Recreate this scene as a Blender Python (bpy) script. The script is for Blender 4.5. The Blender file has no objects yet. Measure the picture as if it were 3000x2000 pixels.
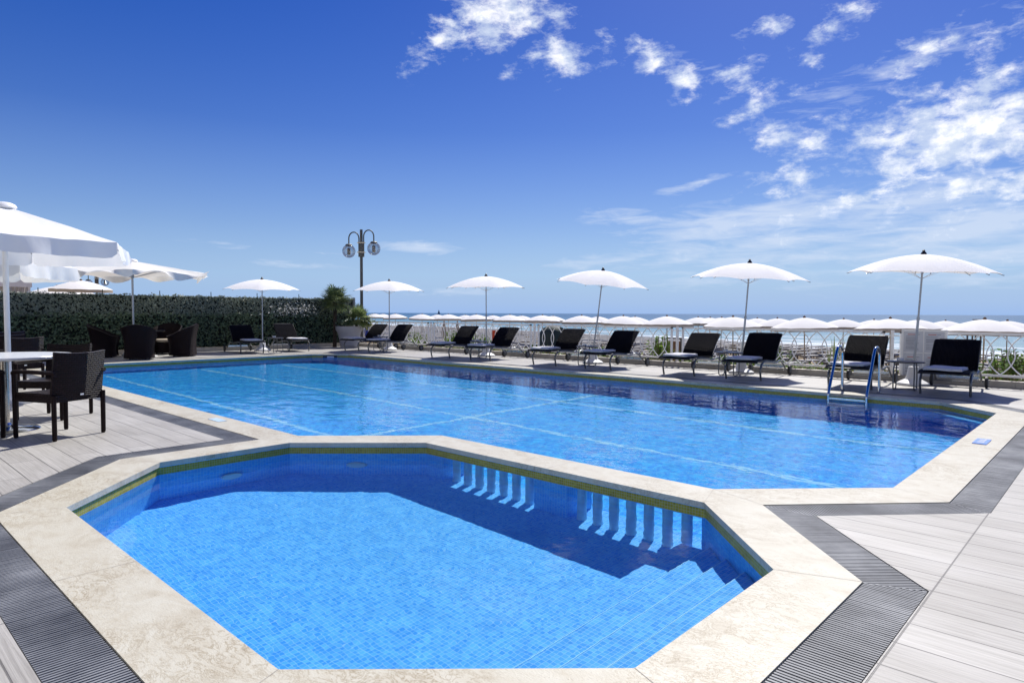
import bpy, bmesh, math, random
from mathutils import Vector, Matrix
R=math.radians; PI=math.pi; sin=math.sin; cos=math.cos
rnd=random.Random(7)
sc=bpy.context.scene; col=sc.collection
# ---------------------------------------------------------------- materials
def newmat(name):
    m=bpy.data.materials.new(name); m.use_nodes=True; nt=m.node_tree
    return m,nt,nt.nodes['Principled BSDF']
def node(nt,t,**kw):
    n=nt.nodes.new(t)
    for k,v in kw.items():
        if k in n.inputs: n.inputs[k].default_value=v
        else: setattr(n,k,v)
    return n
def lk(nt,a,b): nt.links.new(a,b)
def ramp(nt,fac,stops):
    r=nt.nodes.new('ShaderNodeValToRGB'); e=r.color_ramp.elements
    e[0].position,e[0].color=stops[0][0],(*stops[0][1],1)
    e[1].position,e[1].color=stops[-1][0],(*stops[-1][1],1)
    for p,c in stops[1:-1]:
        x=e.new(p); x.color=(*c,1)
    lk(nt,fac,r.inputs[0]); return r
def mixc(nt,f,a,b,mode='MIX'):
    m=nt.nodes.new('ShaderNodeMix'); m.data_type='RGBA'; m.blend_type=mode
    for s,v in ((m.inputs[0],f),(m.inputs[6],a),(m.inputs[7],b)):
        if hasattr(v,'is_output'): lk(nt,v,s)
        elif isinstance(v,tuple): s.default_value=(*v,1) if len(v)==3 else v
        else: s.default_value=v
    return m.outputs[2]
def mth(nt,op,a,b=None,c=None,clamp=False):
    m=nt.nodes.new('ShaderNodeMath'); m.operation=op; m.use_clamp=clamp
    for i,v in enumerate((a,b,c)):
        if v is None: continue
        if hasattr(v,'is_output'): lk(nt,v,m.inputs[i])
        else: m.inputs[i].default_value=v
    return m.outputs[0]
def bump(nt,h,dist=.01,strength=1.0,to=None):
    b=nt.nodes.new('ShaderNodeBump'); b.inputs['Distance'].default_value=dist; b.inputs['Strength'].default_value=strength
    lk(nt,h,b.inputs['Height'])
    if to: lk(nt,b.outputs[0],to.inputs['Normal'])
    return b
def coord(nt,kind='Object',scale=(1,1,1),rot=(0,0,0),loc=(0,0,0)):
    t=nt.nodes.new('ShaderNodeTexCoord'); m=nt.nodes.new('ShaderNodeMapping')
    m.inputs['Scale'].default_value=scale; m.inputs['Rotation'].default_value=rot; m.inputs['Location'].default_value=loc
    lk(nt,t.outputs[kind],m.inputs[0]); return m.outputs[0]
def noise(nt,vec,scale,detail=4,rough=.55,dist=0):
    n=nt.nodes.new('ShaderNodeTexNoise'); n.inputs['Scale'].default_value=scale; n.inputs['Detail'].default_value=detail
    n.inputs['Roughness'].default_value=rough; n.inputs['Distortion'].default_value=dist
    lk(nt,vec,n.inputs['Vector']); return n.outputs['Fac']
def simple(name,c,rough=.5,metal=0,var=.12,vs=8,bumpd=0,bs=60,spec=.5,trans=0):
    m,nt,b=newmat(name); v=coord(nt)
    n=noise(nt,v,vs); r=ramp(nt,n,[(.3,tuple(x*(1-var) for x in c)),(.7,tuple(min(1,x*(1+var)) for x in c))])
    lk(nt,r.outputs[0],b.inputs['Base Color']); b.inputs['Roughness'].default_value=rough; b.inputs['Metallic'].default_value=metal
    b.inputs['Specular IOR Level'].default_value=spec
    if bumpd: bump(nt,noise(nt,v,bs),bumpd,1,b)
    return m
M={}
M['alu']=simple('powder_coated_metal',(.17,.18,.19),.35,.6)
M['steel']=simple('polished_steel',(.62,.64,.66),.12,1,.04)
M['steel_dull']=simple('brushed_steel',(.5,.46,.4),.22,1,.06)
M['white_metal']=simple('white_metal',(.86,.86,.85),.4,0,.04)
M['pole_grey']=simple('grey_pole',(.42,.44,.46),.38,.3,.05)
M['dark_plastic']=simple('dark_plastic',(.012,.012,.014),.4)
M['black']=simple('black_rubber',(.02,.02,.022),.6)
M['wheel']=simple('grey_wheel',(.12,.13,.14),.5)
M['lamp_metal']=simple('lamp_metal',(.10,.10,.09),.5,.1)
M['white_plastic']=simple('white_plastic',(.74,.74,.73),.45,0,.06,4)
M['pot']=simple('grey_planter',(.34,.35,.40),.55,0,.06,3)
M['towel']=simple('towel',(.60,.60,.63),.95,0,.08,30,.004,220)
M['table_top']=simple('white_tabletop',(.76,.76,.75),.18,0,.03)
M['dark_top']=simple('dark_table_top',(.02,.019,.026),.3)
M['trunk']=simple('palm_trunk',(.05,.035,.025),.9,0,.4,20,.02,30)
M['soil']=simple('soil',(.30,.22,.12),.95,0,.35,6,.02,20)
M['curb']=simple('curb_stone',(.40,.37,.32),.7,0,.14,5,.002,80)
M['wood']=simple('brown_wood',(.17,.10,.055),.7,0,.3,10)
M['red']=simple('orange_cloth',(.55,.07,.02),.8)
M['blue_cloth']=simple('blue_cloth',(.02,.05,.35),.8)
M['navy']=simple('dark_green_paint',(.03,.05,.04),.7)
M['beige']=simple('beige_cloth',(.42,.36,.28),.9)
M['bed']=simple('sunbed_canvas',(.30,.295,.29),.8,0,.25,2)
M['bed_dark']=simple('sunbed_frame',(.15,.145,.14),.6)
M['text']=simple('print_grey',(.28,.30,.36),.7)
M['text_red']=simple('print_red',(.5,.10,.06),.7)
M['paper']=simple('board_paper',(.62,.64,.68),.5,0,.03)
M['bluesign']=simple('blue_plate',(.12,.25,.68),.4)
M['hull']=simple('sail_dark',(.08,.1,.14),.6)
M['grate_dark']=simple('drain_channel',(.012,.013,.016),.8)
M['whitetile']=simple('white_mosaic',(.50,.66,.80),.3)
def cloth(name,c,tr=.28,bd=.006,bs=5):
    m,nt,b=newmat(name); v=coord(nt)
    n=noise(nt,v,2.5); r=ramp(nt,n,[(.3,tuple(x*.95 for x in c)),(.7,c)])
    lk(nt,r.outputs[0],b.inputs['Base Color']); b.inputs['Roughness'].default_value=.85; b.inputs['Specular IOR Level'].default_value=.15
    w=noise(nt,v,bs,3,.5,.8); bp=bump(nt,w,bd,1,b)
    t=nt.nodes.new('ShaderNodeBsdfTranslucent'); lk(nt,r.outputs[0],t.inputs[0]); lk(nt,bp.outputs[0],t.inputs['Normal'])
    mx=nt.nodes.new('ShaderNodeMixShader'); mx.inputs[0].default_value=tr
    lk(nt,b.outputs[0],mx.inputs[1]); lk(nt,t.outputs[0],mx.inputs[2])
    lk(nt,mx.outputs[0],nt.nodes['Material Output'].inputs[0]); return m
M['canvas']=cloth('white_canvas',(.95,.95,.94),.28)
M['canvas_cream']=cloth('cream_canvas',(.93,.92,.87),.28)
M['pool_canvas']=cloth('parasol_canvas',(.96,.96,.96),.20,.003,3)
M['beach_canvas']=cloth('beach_canvas',(.95,.94,.91),.20,.004,4)
M['fringe']=cloth('fringe_canvas',(.50,.45,.38),.3,.02,14)
M['curtain']=cloth('curtain',(.6,.59,.6),.3,.03,10)
def rattan(name,c,lo,sc_,bd):
    m,nt,b=newmat(name)
    v=coord(nt,'UV')
    br=node(nt,'ShaderNodeTexBrick'); br.offset=.5; br.inputs['Scale'].default_value=1
    br.inputs['Brick Width'].default_value=sc_*2.2; br.inputs['Row Height'].default_value=sc_; br.inputs['Mortar Size'].default_value=sc_*.17
    br.inputs['Mortar Smooth'].default_value=1; br.inputs['Bias'].default_value=0
    br.inputs['Color1'].default_value=(*c,1); br.inputs['Color2'].default_value=(*[x*1.5 for x in c],1); br.inputs['Mortar'].default_value=(*lo,1)
    lk(nt,v,br.inputs['Vector']); lk(nt,br.outputs['Color'],b.inputs['Base Color']); b.inputs['Roughness'].default_value=.42; b.inputs['IOR'].default_value=1.24
    inv=mth(nt,'SUBTRACT',1.0,br.outputs['Fac'])
    bump(nt,inv,bd,1,b); return m
M['rattan']=rattan('brown_rattan',(.016,.009,.010),(.001,.0008,.0008),.021,.014)
M['rattan_dark']=rattan('dark_rattan',(.012,.006,.007),(.0015,.001,.001),.012,.008)
M['leg_rattan']=rattan('leg_rattan',(.016,.008,.008),(.003,.002,.002),.012,.008)
def sling():
    m,nt,b=newmat('rope_sling'); v=coord(nt,'UV')
    w=node(nt,'ShaderNodeTexWave',wave_type='BANDS',bands_direction='X'); w.inputs['Scale'].default_value=14.0; lk(nt,v,w.inputs['Vector'])
    w2=node(nt,'ShaderNodeTexWave',wave_type='BANDS',bands_direction='Y'); w2.inputs['Scale'].default_value=16.0; lk(nt,v,w2.inputs['Vector'])
    b.inputs['Base Color'].default_value=(.006,.006,.010,1); b.inputs['Roughness'].default_value=.34; b.inputs['IOR'].default_value=1.07
    h=mth(nt,'ADD',w.outputs['Fac'],mth(nt,'MULTIPLY',w2.outputs['Fac'],.5)); bump(nt,h,.01,1,b)
    tr=nt.nodes.new('ShaderNodeBsdfTransparent'); mx=nt.nodes.new('ShaderNodeMixShader')
    gap=mth(nt,'MULTIPLY',mth(nt,'LESS_THAN',w.outputs['Fac'],.05),.25)
    lk(nt,gap,mx.inputs[0]); lk(nt,b.outputs[0],mx.inputs[1]); lk(nt,tr.outputs[0],mx.inputs[2])
    lk(nt,mx.outputs[0],nt.nodes['Material Output'].inputs[0]); return m
M['sling']=sling()
M['sling_edge']=simple('sling_edge',(.010,.010,.013),.5)
def planks():
    m,nt,b=newmat('deck_planks'); v=coord(nt)
    def br(off,w,loc):
        mp=nt.nodes.new('ShaderNodeMapping'); mp.inputs['Location'].default_value=loc; lk(nt,v,mp.inputs[0])
        x=node(nt,'ShaderNodeTexBrick'); x.offset=off; x.inputs['Scale'].default_value=1; x.inputs['Brick Width'].default_value=w; x.inputs['Row Height'].default_value=.216
        x.inputs['Mortar Size'].default_value=.0036; x.inputs['Mortar Smooth'].default_value=.3
        x.inputs['Color1'].default_value=(.375,.36,.335,1); x.inputs['Color2'].default_value=(.445,.43,.40,1); x.inputs['Mortar'].default_value=(.17,.162,.15,1)
        lk(nt,mp.outputs[0],x.inputs['Vector']); return x
    a=br(0,1.32,(.62,0,0)); c=br(.5,1.3,(.2,0,0))
    sx=nt.nodes.new('ShaderNodeSeparateXYZ'); lk(nt,v,sx.inputs[0]); f=mth(nt,'LESS_THAN',sx.outputs[0],-5.0)
    base=mixc(nt,f,a.outputs['Color'],c.outputs['Color']); fac=mth(nt,'MAXIMUM',mth(nt,'MULTIPLY',a.outputs['Fac'],mth(nt,'SUBTRACT',1.0,f)),mth(nt,'MULTIPLY',c.outputs['Fac'],f))
    g=noise(nt,coord(nt,scale=(1.2,42,1)),1.6,6,.65,.4)
    g2=noise(nt,coord(nt,scale=(.5,1.2,1)),2,4,.6)
    fine=ramp(nt,g,[(.25,(.60,.59,.57)),(.5,(.93,.93,.92)),(.75,(1.14,1.14,1.14))])
    base=mixc(nt,1.0,base,fine.outputs[0],'MULTIPLY')
    st=ramp(nt,g2,[(.3,(.86,.85,.83)),(.65,(1.05,1.05,1.05))]); base=mixc(nt,1.0,base,st.outputs[0],'MULTIPLY')
    sp=noise(nt,v,55,2); spr=ramp(nt,sp,[(.72,(1,1,1)),(.80,(.55,.52,.48))]); base=mixc(nt,.5,base,spr.outputs[0],'MULTIPLY')
    lk(nt,base,b.inputs['Base Color']); b.inputs['Roughness'].default_value=.55
    wv=noise(nt,coord(nt,scale=(.6,60,1)),1.5,4)
    h=mth(nt,'SUBTRACT',mth(nt,'MULTIPLY',wv,.6),fac); bump(nt,h,.004,1,b); return m
M['planks']=planks()
def travertine():
    m,nt,b=newmat('travertine_coping'); v=coord(nt)
    n1=noise(nt,coord(nt,scale=(1,1.5,1)),4.5,9,.66,.9); c=ramp(nt,n1,[(.25,(.40,.35,.25)),(.45,(.51,.475,.375)),(.6,(.55,.525,.43)),(.8,(.575,.555,.465))])
    # veins: narrow bands of distorted noise
    n2=noise(nt,coord(nt,scale=(1.2,2.2,1)),6.5,9,.70,1.6)
    d=mth(nt,'ABSOLUTE',mth(nt,'SUBTRACT',n2,.5)); vn=ramp(nt,d,[(0,(.50,.43,.33)),(.012,(.80,.75,.67)),(.035,(1,1,1))])
    n3=noise(nt,v,1.3,3); vm=ramp(nt,n3,[(.42,(.05,.05,.05)),(.62,(1,1,1))])
    base=mixc(nt,vm.outputs[0],c.outputs[0],mixc(nt,1.0,c.outputs[0],vn.outputs[0],'MULTIPLY'))
    pit=noise(nt,coord(nt,scale=(1,2,1)),70,3,.6); pr=ramp(nt,pit,[(.64,(1,1,1)),(.74,(.50,.45,.36))]); base=mixc(nt,.9,base,pr.outputs[0],'MULTIPLY')
    lk(nt,base,b.inputs['Base Color']); b.inputs['Roughness'].default_value=.42
    bump(nt,pit,.0015,1,b); return m
M['travertine']=travertine()
def mosaic(name,c1,c2,grout,s=.027,spread=.5):
    m,nt,b=newmat(name); v=coord(nt,'UV')
    br=node(nt,'ShaderNodeTexBrick'); br.offset=0; br.inputs['Scale'].default_value=1; br.inputs['Brick Width'].default_value=s; br.inputs['Row Height'].default_value=s
    br.inputs['Mortar Size'].default_value=s*.055; br.inputs['Mortar Smooth'].default_value=.2
    br.inputs['Color1'].default_value=(*c1,1); br.inputs['Color2'].default_value=(*c2,1); br.inputs['Mortar'].default_value=(*grout,1); lk(nt,v,br.inputs['Vector'])
    n=noise(nt,v,7,3,.6); r=ramp(nt,n,[(.3,(1-.3*spread,1-.2*spread,1-.12*spread)),(.7,(1+.25*spread,1+.2*spread,1+.1*spread))])
    lk(nt,mixc(nt,1.0,br.outputs['Color'],r.outputs[0],'MULTIPLY'),b.inputs['Base Color']); b.inputs['Roughness'].default_value=.35
    b.inputs['Specular IOR Level'].default_value=.2
    return m
M['mos']=mosaic('blue_mosaic',(.055,.37,.90),(.16,.56,.97),(.36,.66,.94))
M['mosmain']=mosaic('pool_mosaic',(.010,.28,.86),(.06,.56,.97),(.16,.52,.92),.04,1.3)
M['mosband']=mosaic('yellow_mosaic',(.26,.225,.015),(.38,.33,.03),(.38,.38,.28),.021,.3)
M['mosline']=mosaic('light_mosaic',(.38,.76,.95),(.46,.80,.97),(.5,.8,.97),.05,.3)
def mgrate():
    m,nt,b=newmat('grey_grating'); v=coord(nt); n=noise(nt,v,1.8,5,.6); r=ramp(nt,n,[(.34,(.085,.09,.10)),(.5,(.17,.178,.19)),(.68,(.31,.32,.33))])
    lk(nt,r.outputs[0],b.inputs['Base Color']); b.inputs['Roughness'].default_value=.5; return m
M['grate']=mgrate()
def water(name,scales,dist,tint,ior=1.33,spec=1.0):
    m=bpy.data.materials.new(name); m.use_nodes=True; nt=m.node_tree; nt.nodes.clear()
    out=nt.nodes.new('ShaderNodeOutputMaterial'); v=coord(nt)
    hs=None
    for s,a,asp in scales:
        n=noise(nt,coord(nt,scale=(1,asp,1),rot=(0,0,R(43))),s,2,.5,.3); n=mth(nt,'MULTIPLY',n,a); hs=n if hs is None else mth(nt,'ADD',hs,n)
    bp=nt.nodes.new('ShaderNodeBump'); bp.inputs['Distance'].default_value=dist; lk(nt,hs,bp.inputs['Height'])
    rf=nt.nodes.new('ShaderNodeBsdfRefraction'); rf.inputs['IOR'].default_value=ior; rf.inputs['Roughness'].default_value=0; rf.inputs[0].default_value=(*tint,1)
    gl=nt.nodes.new('ShaderNodeBsdfGlossy'); gl.inputs['Roughness'].default_value=0.0; gl.inputs[0].default_value=(1,1,1,1)
    fr=nt.nodes.new('ShaderNodeFresnel'); fr.inputs[0].default_value=ior
    for x in (rf,gl,fr): lk(nt,bp.outputs[0],x.inputs['Normal'])
    f=mth(nt,'MULTIPLY',fr.outputs[0],spec)
    mx=nt.nodes.new('ShaderNodeMixShader'); lk(nt,f,mx.inputs[0]); lk(nt,rf.outputs[0],mx.inputs[1]); lk(nt,gl.outputs[0],mx.inputs[2]); lk(nt,mx.outputs[0],out.inputs[0]); return m
M['water_small']=water('calm_pool_water',[(5,1,1),(14,.15,1)],.0026,(.86,.975,1.0),1.33,.45)
M['water_main']=water('pool_water',[(1.2,1.5,1.4),(3.0,.95,1.5),(7,.28,1.6),(17,.05,1.6)],.0085,(.84,.965,1.0),1.33,.85)
def sea():
    m,nt,b=newmat('sea_water'); v=coord(nt)
    big=noise(nt,coord(nt,scale=(.25,1,1)),.35,6,.65,.3)
    sx=nt.nodes.new('ShaderNodeSeparateXYZ'); t=coord(nt); lk(nt,t,sx.inputs[0])
    dep=ramp(nt,mth(nt,'DIVIDE',sx.outputs[1],260.0),[(0,(.18,.29,.31)),(.12,(.11,.235,.29)),(.35,(.06,.165,.25)),(1,(.025,.10,.19))])
    base=mixc(nt,.6,dep.outputs[0],ramp(nt,big,[(.3,(.6,.7,.75)),(.7,(1.2,1.15,1.1))]).outputs[0],'MULTIPLY')
    # breaking surf lines near the shore
    fo=noise(nt,coord(nt,scale=(.045,.42,1)),1.0,7,.7,.5)
    near=ramp(nt,mth(nt,'DIVIDE',sx.outputs[1],60.0),[(0,(.85,.85,.85)),(.25,(.55,.55,.55)),(.7,(.12,.12,.12)),(1,(0,0,0))])
    fm=mth(nt,'GREATER_THAN',mth(nt,'ADD',fo,mth(nt,'MULTIPLY',near.outputs[0],.25)),.69)
    base=mixc(nt,fm,base,(.75,.77,.78))
    lk(nt,base,b.inputs['Base Color']); b.inputs['Roughness'].default_value=.35; b.inputs['Specular IOR Level'].default_value=.16
    h=noise(nt,coord(nt,scale=(.4,1,1)),1.1,6,.65); bump(nt,h,.25,1,b); return m
M['sea']=sea()
def sand():
    m,nt,b=newmat('beach_sand'); v=coord(nt); n=noise(nt,v,.8,8,.7); r=ramp(nt,n,[(.3,(.26,.19,.11)),(.55,(.36,.28,.18)),(.75,(.44,.36,.25))])
    lk(nt,r.outputs[0],b.inputs['Base Color']); b.inputs['Roughness'].default_value=.95; bump(nt,noise(nt,v,6,5),.06,1,b); return m
M['sand']=sand()
def leafm(name,c1,c2,tr=.3,rough=.45):
    m,nt,b=newmat(name); v=coord(nt); n=noise(nt,v,9,3); oi=nt.nodes.new('ShaderNodeNewGeometry')
    r=ramp(nt,oi.outputs['Random Per Island'],[(0,c1),(1,c2)]); lk(nt,r.outputs[0],b.inputs['Base Color']); b.inputs['Roughness'].default_value=rough
    t=nt.nodes.new('ShaderNodeBsdfTranslucent'); lk(nt,r.outputs[0],t.inputs[0]); mx=nt.nodes.new('ShaderNodeMixShader'); mx.inputs[0].default_value=tr
    lk(nt,b.outputs[0],mx.inputs[1]); lk(nt,t.outputs[0],mx.inputs[2]); lk(nt,mx.outputs[0],nt.nodes['Material Output'].inputs[0]); return m
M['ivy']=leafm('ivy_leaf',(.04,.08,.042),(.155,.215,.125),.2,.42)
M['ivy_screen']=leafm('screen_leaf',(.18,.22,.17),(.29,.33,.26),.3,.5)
M['hedge_back']=simple('screen_mesh',(.010,.016,.011),.9,0,.4,12)
M['palm']=leafm('palm_leaf',(.11,.17,.06),(.28,.33,.14),.4)
M['palm_y']=leafm('palm_leaf_yellow',(.12,.17,.03),(.28,.27,.04),.35)
M['shrub']=leafm('shrub_leaf',(.06,.14,.02),(.20,.32,.05),.4)
M['dry']=leafm('dry_stems',(.10,.08,.03),(.26,.22,.10),.3,.8)
M['glint_leaf']=leafm('pale_glint_leaf',(.5,.52,.48),(.75,.76,.72),.3)
def glassm():
    m=bpy.data.materials.new('smoky_globe'); m.use_nodes=True; nt=m.node_tree; nt.nodes.clear()
    out=nt.nodes.new('ShaderNodeOutputMaterial'); t=nt.nodes.new('ShaderNodeBsdfTransparent'); t.inputs[0].default_value=(.72,.76,.80,1)
    g=nt.nodes.new('ShaderNodeBsdfGlossy'); g.inputs['Roughness'].default_value=.03; g.inputs[0].default_value=(.9,.9,.9,1)
    lw=nt.nodes.new('ShaderNodeLayerWeight'); lw.inputs[0].default_value=.35; f=mth(nt,'ADD',mth(nt,'MULTIPLY',lw.outputs['Fresnel'],.6),.05,clamp=True)
    mx=nt.nodes.new('ShaderNodeMixShader'); lk(nt,f,mx.inputs[0]); lk(nt,t.outputs[0],mx.inputs[1]); lk(nt,g.outputs[0],mx.inputs[2]); lk(nt,mx.outputs[0],out.inputs[0]); return m
M['globe']=glassm()
# ---------------------------------------------------------------- mesh helpers
class B:
    def __init__(s): s.v=[]; s.f=[]; s.uv=[]   # uv: per-face list or None
    def add(s,vs,fs,uvs=None):
        o=len(s.v); s.v+= [tuple(p) for p in vs]
        for i,f in enumerate(fs):
            s.f.append(tuple(o+k for k in f)); s.uv.append(uvs[i] if uvs else None)
        return s
    def box(s,c,d,rz=0,M_=None):
        x,y,z=[k/2 for k in d]; P=[Vector((a,b,e)) for a in(-x,x) for b in(-y,y) for e in(-z,z)]
        m=Matrix.Rotation(rz,3,'Z') if M_ is None else M_
        P=[m@p+Vector(c) for p in P]
        return s.add(P,[(0,1,3,2),(4,6,7,5),(0,4,5,1),(2,3,7,6),(0,2,6,4),(1,5,7,3)])
    def tube(s,pts,r,n=8,cap=True,closed=False):
        pts=[Vector(p) for p in pts]; k=len(pts); rs=r if isinstance(r,(list,tuple)) else [r]*k
        rings=[]; up=None; L=0; Ls=[0]
        for i in range(1,k): L+=(pts[i]-pts[i-1]).length; Ls.append(L)
        for i,p in enumerate(pts):
            if closed: t=(pts[(i+1)%k]-pts[i-1])
            else: t=pts[min(i+1,k-1)]-pts[max(i-1,0)]
            t=t.normalized()
            if up is None: up=Vector((0,0,1)) if abs(t.z)<.9 else Vector((1,0,0))
            a=t.cross(up).normalized(); b=a.cross(t).normalized(); up=b
            rings.append([p+a*cos(2*PI*j/n)*rs[i]+b*sin(2*PI*j/n)*rs[i] for j in range(n)])
        vs=[q for g in rings for q in g]; fs=[];uv=[]
        for i in range(k if closed else k-1):
            for j in range(n):
                j2=(j+1)%n; i2=(i+1)%k; fs.append((i*n+j,i*n+j2,i2*n+j2,i2*n+j))
                u0=j/n*2*PI*rs[0]; u1=(j+1)/n*2*PI*rs[0]; l0=Ls[i]; l1=Ls[i2] if i2 else Ls[i]+.01
                uv.append([(l0,u0),(l0,u1),(l1,u1),(l1,u0)])
        if cap and not closed:
            fs.append(tuple(range(n))[::1]); uv.append(None); fs.append(tuple((k-1)*n+j for j in range(n))[::-1]); uv.append(None)
        return s.add(vs,fs,uv)
    def lathe(s,prof,n=24,c=(0,0,0)):
        vs=[];fs=[]
        for r,z in prof:
            vs+=[(c[0]+r*cos(2*PI*j/n),c[1]+r*sin(2*PI*j/n),c[2]+z) for j in range(n)]
        for i in range(len(prof)-1):
            for j in range(n):
                j2=(j+1)%n; fs.append((i*n+j,i*n+j2,(i+1)*n+j2,(i+1)*n+j))
        if prof[0][0]>1e-4: fs.append(tuple(range(n))[::-1])
        if prof[-1][0]>1e-4: fs.append(tuple((len(prof)-1)*n+j for j in range(n)))
        return s.add(vs,fs)
    def grid(s,rows,uv=None,thick=0):
        # rows: list of rows of points
        R_=len(rows);C_=len(rows[0]); vs=[Vector(p) for r in rows for p in r]; fs=[];us=[]
        for i in range(R_-1):
            for j in range(C_-1):
                q=(i*C_+j,i*C_+j+1,(i+1)*C_+j+1,(i+1)*C_+j); fs.append(q)
                us.append([uv[k//C_][k%C_] for k in q] if uv else None)
        if thick:
            nr=[Vector((0,0,0)) for _ in vs]
            for f in fs:
                a,b,c_,d=[vs[k] for k in f]; nn=(c_-a).cross(d-b)
                for k in f: nr[k]+=nn
            off=len(vs); vs2=[v-n_.normalized()*thick if n_.length>0 else v for v,n_ in zip(vs,nr)]
            fs2=[tuple(off+k for k in f[::-1]) for f in fs]; us2=[u[::-1] if u else None for u in us]
            edge=[(j,j+1) for j in range(C_-1)]+[((i)*C_+C_-1,(i+1)*C_+C_-1) for i in range(R_-1)]+[((R_-1)*C_+j+1,(R_-1)*C_+j) for j in range(C_-2,-1,-1)]+[((i+1)*C_,i*C_) for i in range(R_-2,-1,-1)]
            fe=[(b,a,off+a,off+b) for a,b in edge]
            s.add(vs+vs2,fs+fs2+fe,us+us2+[None]*len(fe))
        else: s.add(vs,fs,us)
        return s
def part(name,b,mat,parent=None,smooth=True,angle=40):
    me=bpy.data.meshes.new(name); me.from_pydata(b.v,[],b.f)
    mats=mat if isinstance(mat,list) else [mat]
    for m in mats: me.materials.append(M[m])
    uvl=me.uv_layers.new(name='UVMap'); 
    for p in me.polygons:
        u=b.uv[p.index]
        for k,li in enumerate(p.loop_indices):
            if u: uvl.data[li].uv=u[k]
            else:
                co=me.vertices[me.loops[li].vertex_index].co; n=p.normal
                a=[abs(n.x),abs(n.y),abs(n.z)].index(max(abs(n.x),abs(n.y),abs(n.z)))
                uvl.data[li].uv=((co.y,co.z),(co.x,co.z),(co.x,co.y))[a]
    if smooth:
        for p in me.polygons: p.use_smooth=True
        try: me.set_sharp_from_angle(angle=R(angle))
        except Exception: pass
    me.validate(); me.update()
    o=bpy.data.objects.new(name,me); col.objects.link(o)
    if parent: o.parent=parent
    return o
def tag(o,label,cat,group=None):
    o['label']=label; o['category']=cat
    if group: o['group']=group
    return o
def thing(name,label,cat,loc=(0,0,0),rz=0,group=None,rx=0,ry=0):
    o=bpy.data.objects.new(name,None); col.objects.link(o); o.location=loc; o.rotation_euler=(rx,ry,rz); o.empty_display_size=.2
    return tag(o,label,cat,group)
def copyt(o,label,loc,rot,parent=None,scale=None):
    c=o.copy(); col.objects.link(c)
    if parent: c.parent=parent
    else:
        c.location=loc; c.rotation_euler=rot; c['label']=label
        if scale: c.scale=scale
    for ch in list(kids[o.name]) if o.name in kids else []: copyt(ch,None,None,None,c)
    return c
kids={}
def index_kids():
    kids.clear()
    for o in bpy.data.objects:
        if o.parent: kids.setdefault(o.parent.name,[]).append(o)
def structure(o): o['kind']='structure'; return o
def stuff(o,label,cat): o['kind']='stuff'; return tag(o,label,cat)
def polyfill(loops,z,flip=False):
    bm=bmesh.new(); es=[]
    for L in loops:
        vs=[bm.verts.new((x,y,z)) for x,y in L]
        es+=[bm.edges.new((vs[i],vs[(i+1)%len(vs)])) for i in range(len(vs))]
    bmesh.ops.triangle_fill(bm,use_beauty=True,use_dissolve=False,edges=es,normal=(0,0,1))
    bm.verts.index_update()
    vs=[tuple(v.co) for v in bm.verts]; fs=[]
    for f in bm.faces:
        ids=tuple(v.index for v in f.verts)
        if f.normal.z<0: ids=ids[::-1]
        fs.append(ids)
    bm.free(); return vs,fs
def offs(P,d):
    out=[];k=len(P)
    for i in range(k):
        a=Vector(P[i-1]);b=Vector(P[i]);c=Vector(P[(i+1)%k]); e1=(b-a).normalized();e2=(c-b).normalized()
        n1=Vector((e1.y,-e1.x));n2=Vector((e2.y,-e2.x)); m=n1+n2; m*=d/m.dot(n1); out.append(tuple(b+m))
    return out
# ---------------------------------------------------------------- pool layout (CCW)
MP=[(-17.2,3.36),(-6.13,3.36),(-5.10,4.39),(-2.14,4.39),(-1.22,5.33),(-1.22,10.33),(-1.98,11.09),(-17.2,11.09),(-17.95,10.34),(-17.95,4.11)]
SP=[(-4.92,1.09),(-2.14,1.09),(-1.24,1.96),(-1.24,3.20),(-2.03,4.03),(-4.92,4.03),(-5.85,3.12),(-5.85,1.96)]
UN=[(-17.2,3.36),(-5.85,3.36),(-5.85,1.96),(-4.92,1.09),(-2.14,1.09),(-1.24,1.96),(-1.24,3.28),(-2.0,4.06),(-2.22,4.26),(-1.22,5.33)]
COP=[(-17.35,3.0),(-6.22,3.0),(-6.22,1.77),(-5.06,.74),(-2.0,.74),(-.88,1.82),(-.88,3.34),(-1.73,4.25),(-.85,5.18),(-.85,10.48),(-1.83,11.45),(-17.35,11.45),(-18.31,10.49),(-18.31,3.96)]
GR=[(-17.45,2.76),(-6.47,2.76),(-6.47,1.66),(-5.16,.50),(-1.9,.50),(-.63,1.72),(-.63,3.44),(-1.39,4.25),(-.61,5.08),(-.61,10.58),(-1.73,11.69),(-17.45,11.69),(-18.55,10.59),(-18.55,3.86)]
WZ=-.105
# deck surface
b=B(); vs,fs=polyfill([[(-60,-14),(14,-14),(14,13.95),(-21.35,13.95),(-21.35,-14)][1:4]+[(-21.35,-14)],GR],0); b.add(vs,fs)
for i in range(len(GR)):
    a=GR[i];c=GR[(i+1)%len(GR)]; b.add([(*a,0),(*c,0),(*c,-.1),(*a,-.1)],[(0,1,2,3)])
structure(part('terrace_paving',b,'planks',smooth=False))
# channel under the grating
b=B(); vs,fs=polyfill([GR,COP],-.055); b.add(vs,fs); 
structure(part('drain_channel',b,'grate_dark',smooth=False))
# coping slab
b=B(); vs,fs=polyfill([COP,MP,SP],0.002); b.add(vs,fs)
for P,s_ in ((MP,-1),(SP,-1),(COP,1)):
    for i in range(len(P)):
        a=P[i];c=P[(i+1)%len(P)]; q=[(*a,.002),(*c,.002),(*c,-.038),(*a,-.038)]; b.add(q,[(0,1,2,3) if s_<0 else (3,2,1,0)])
structure(part('pool_coping',b,'travertine',smooth=False))
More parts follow.
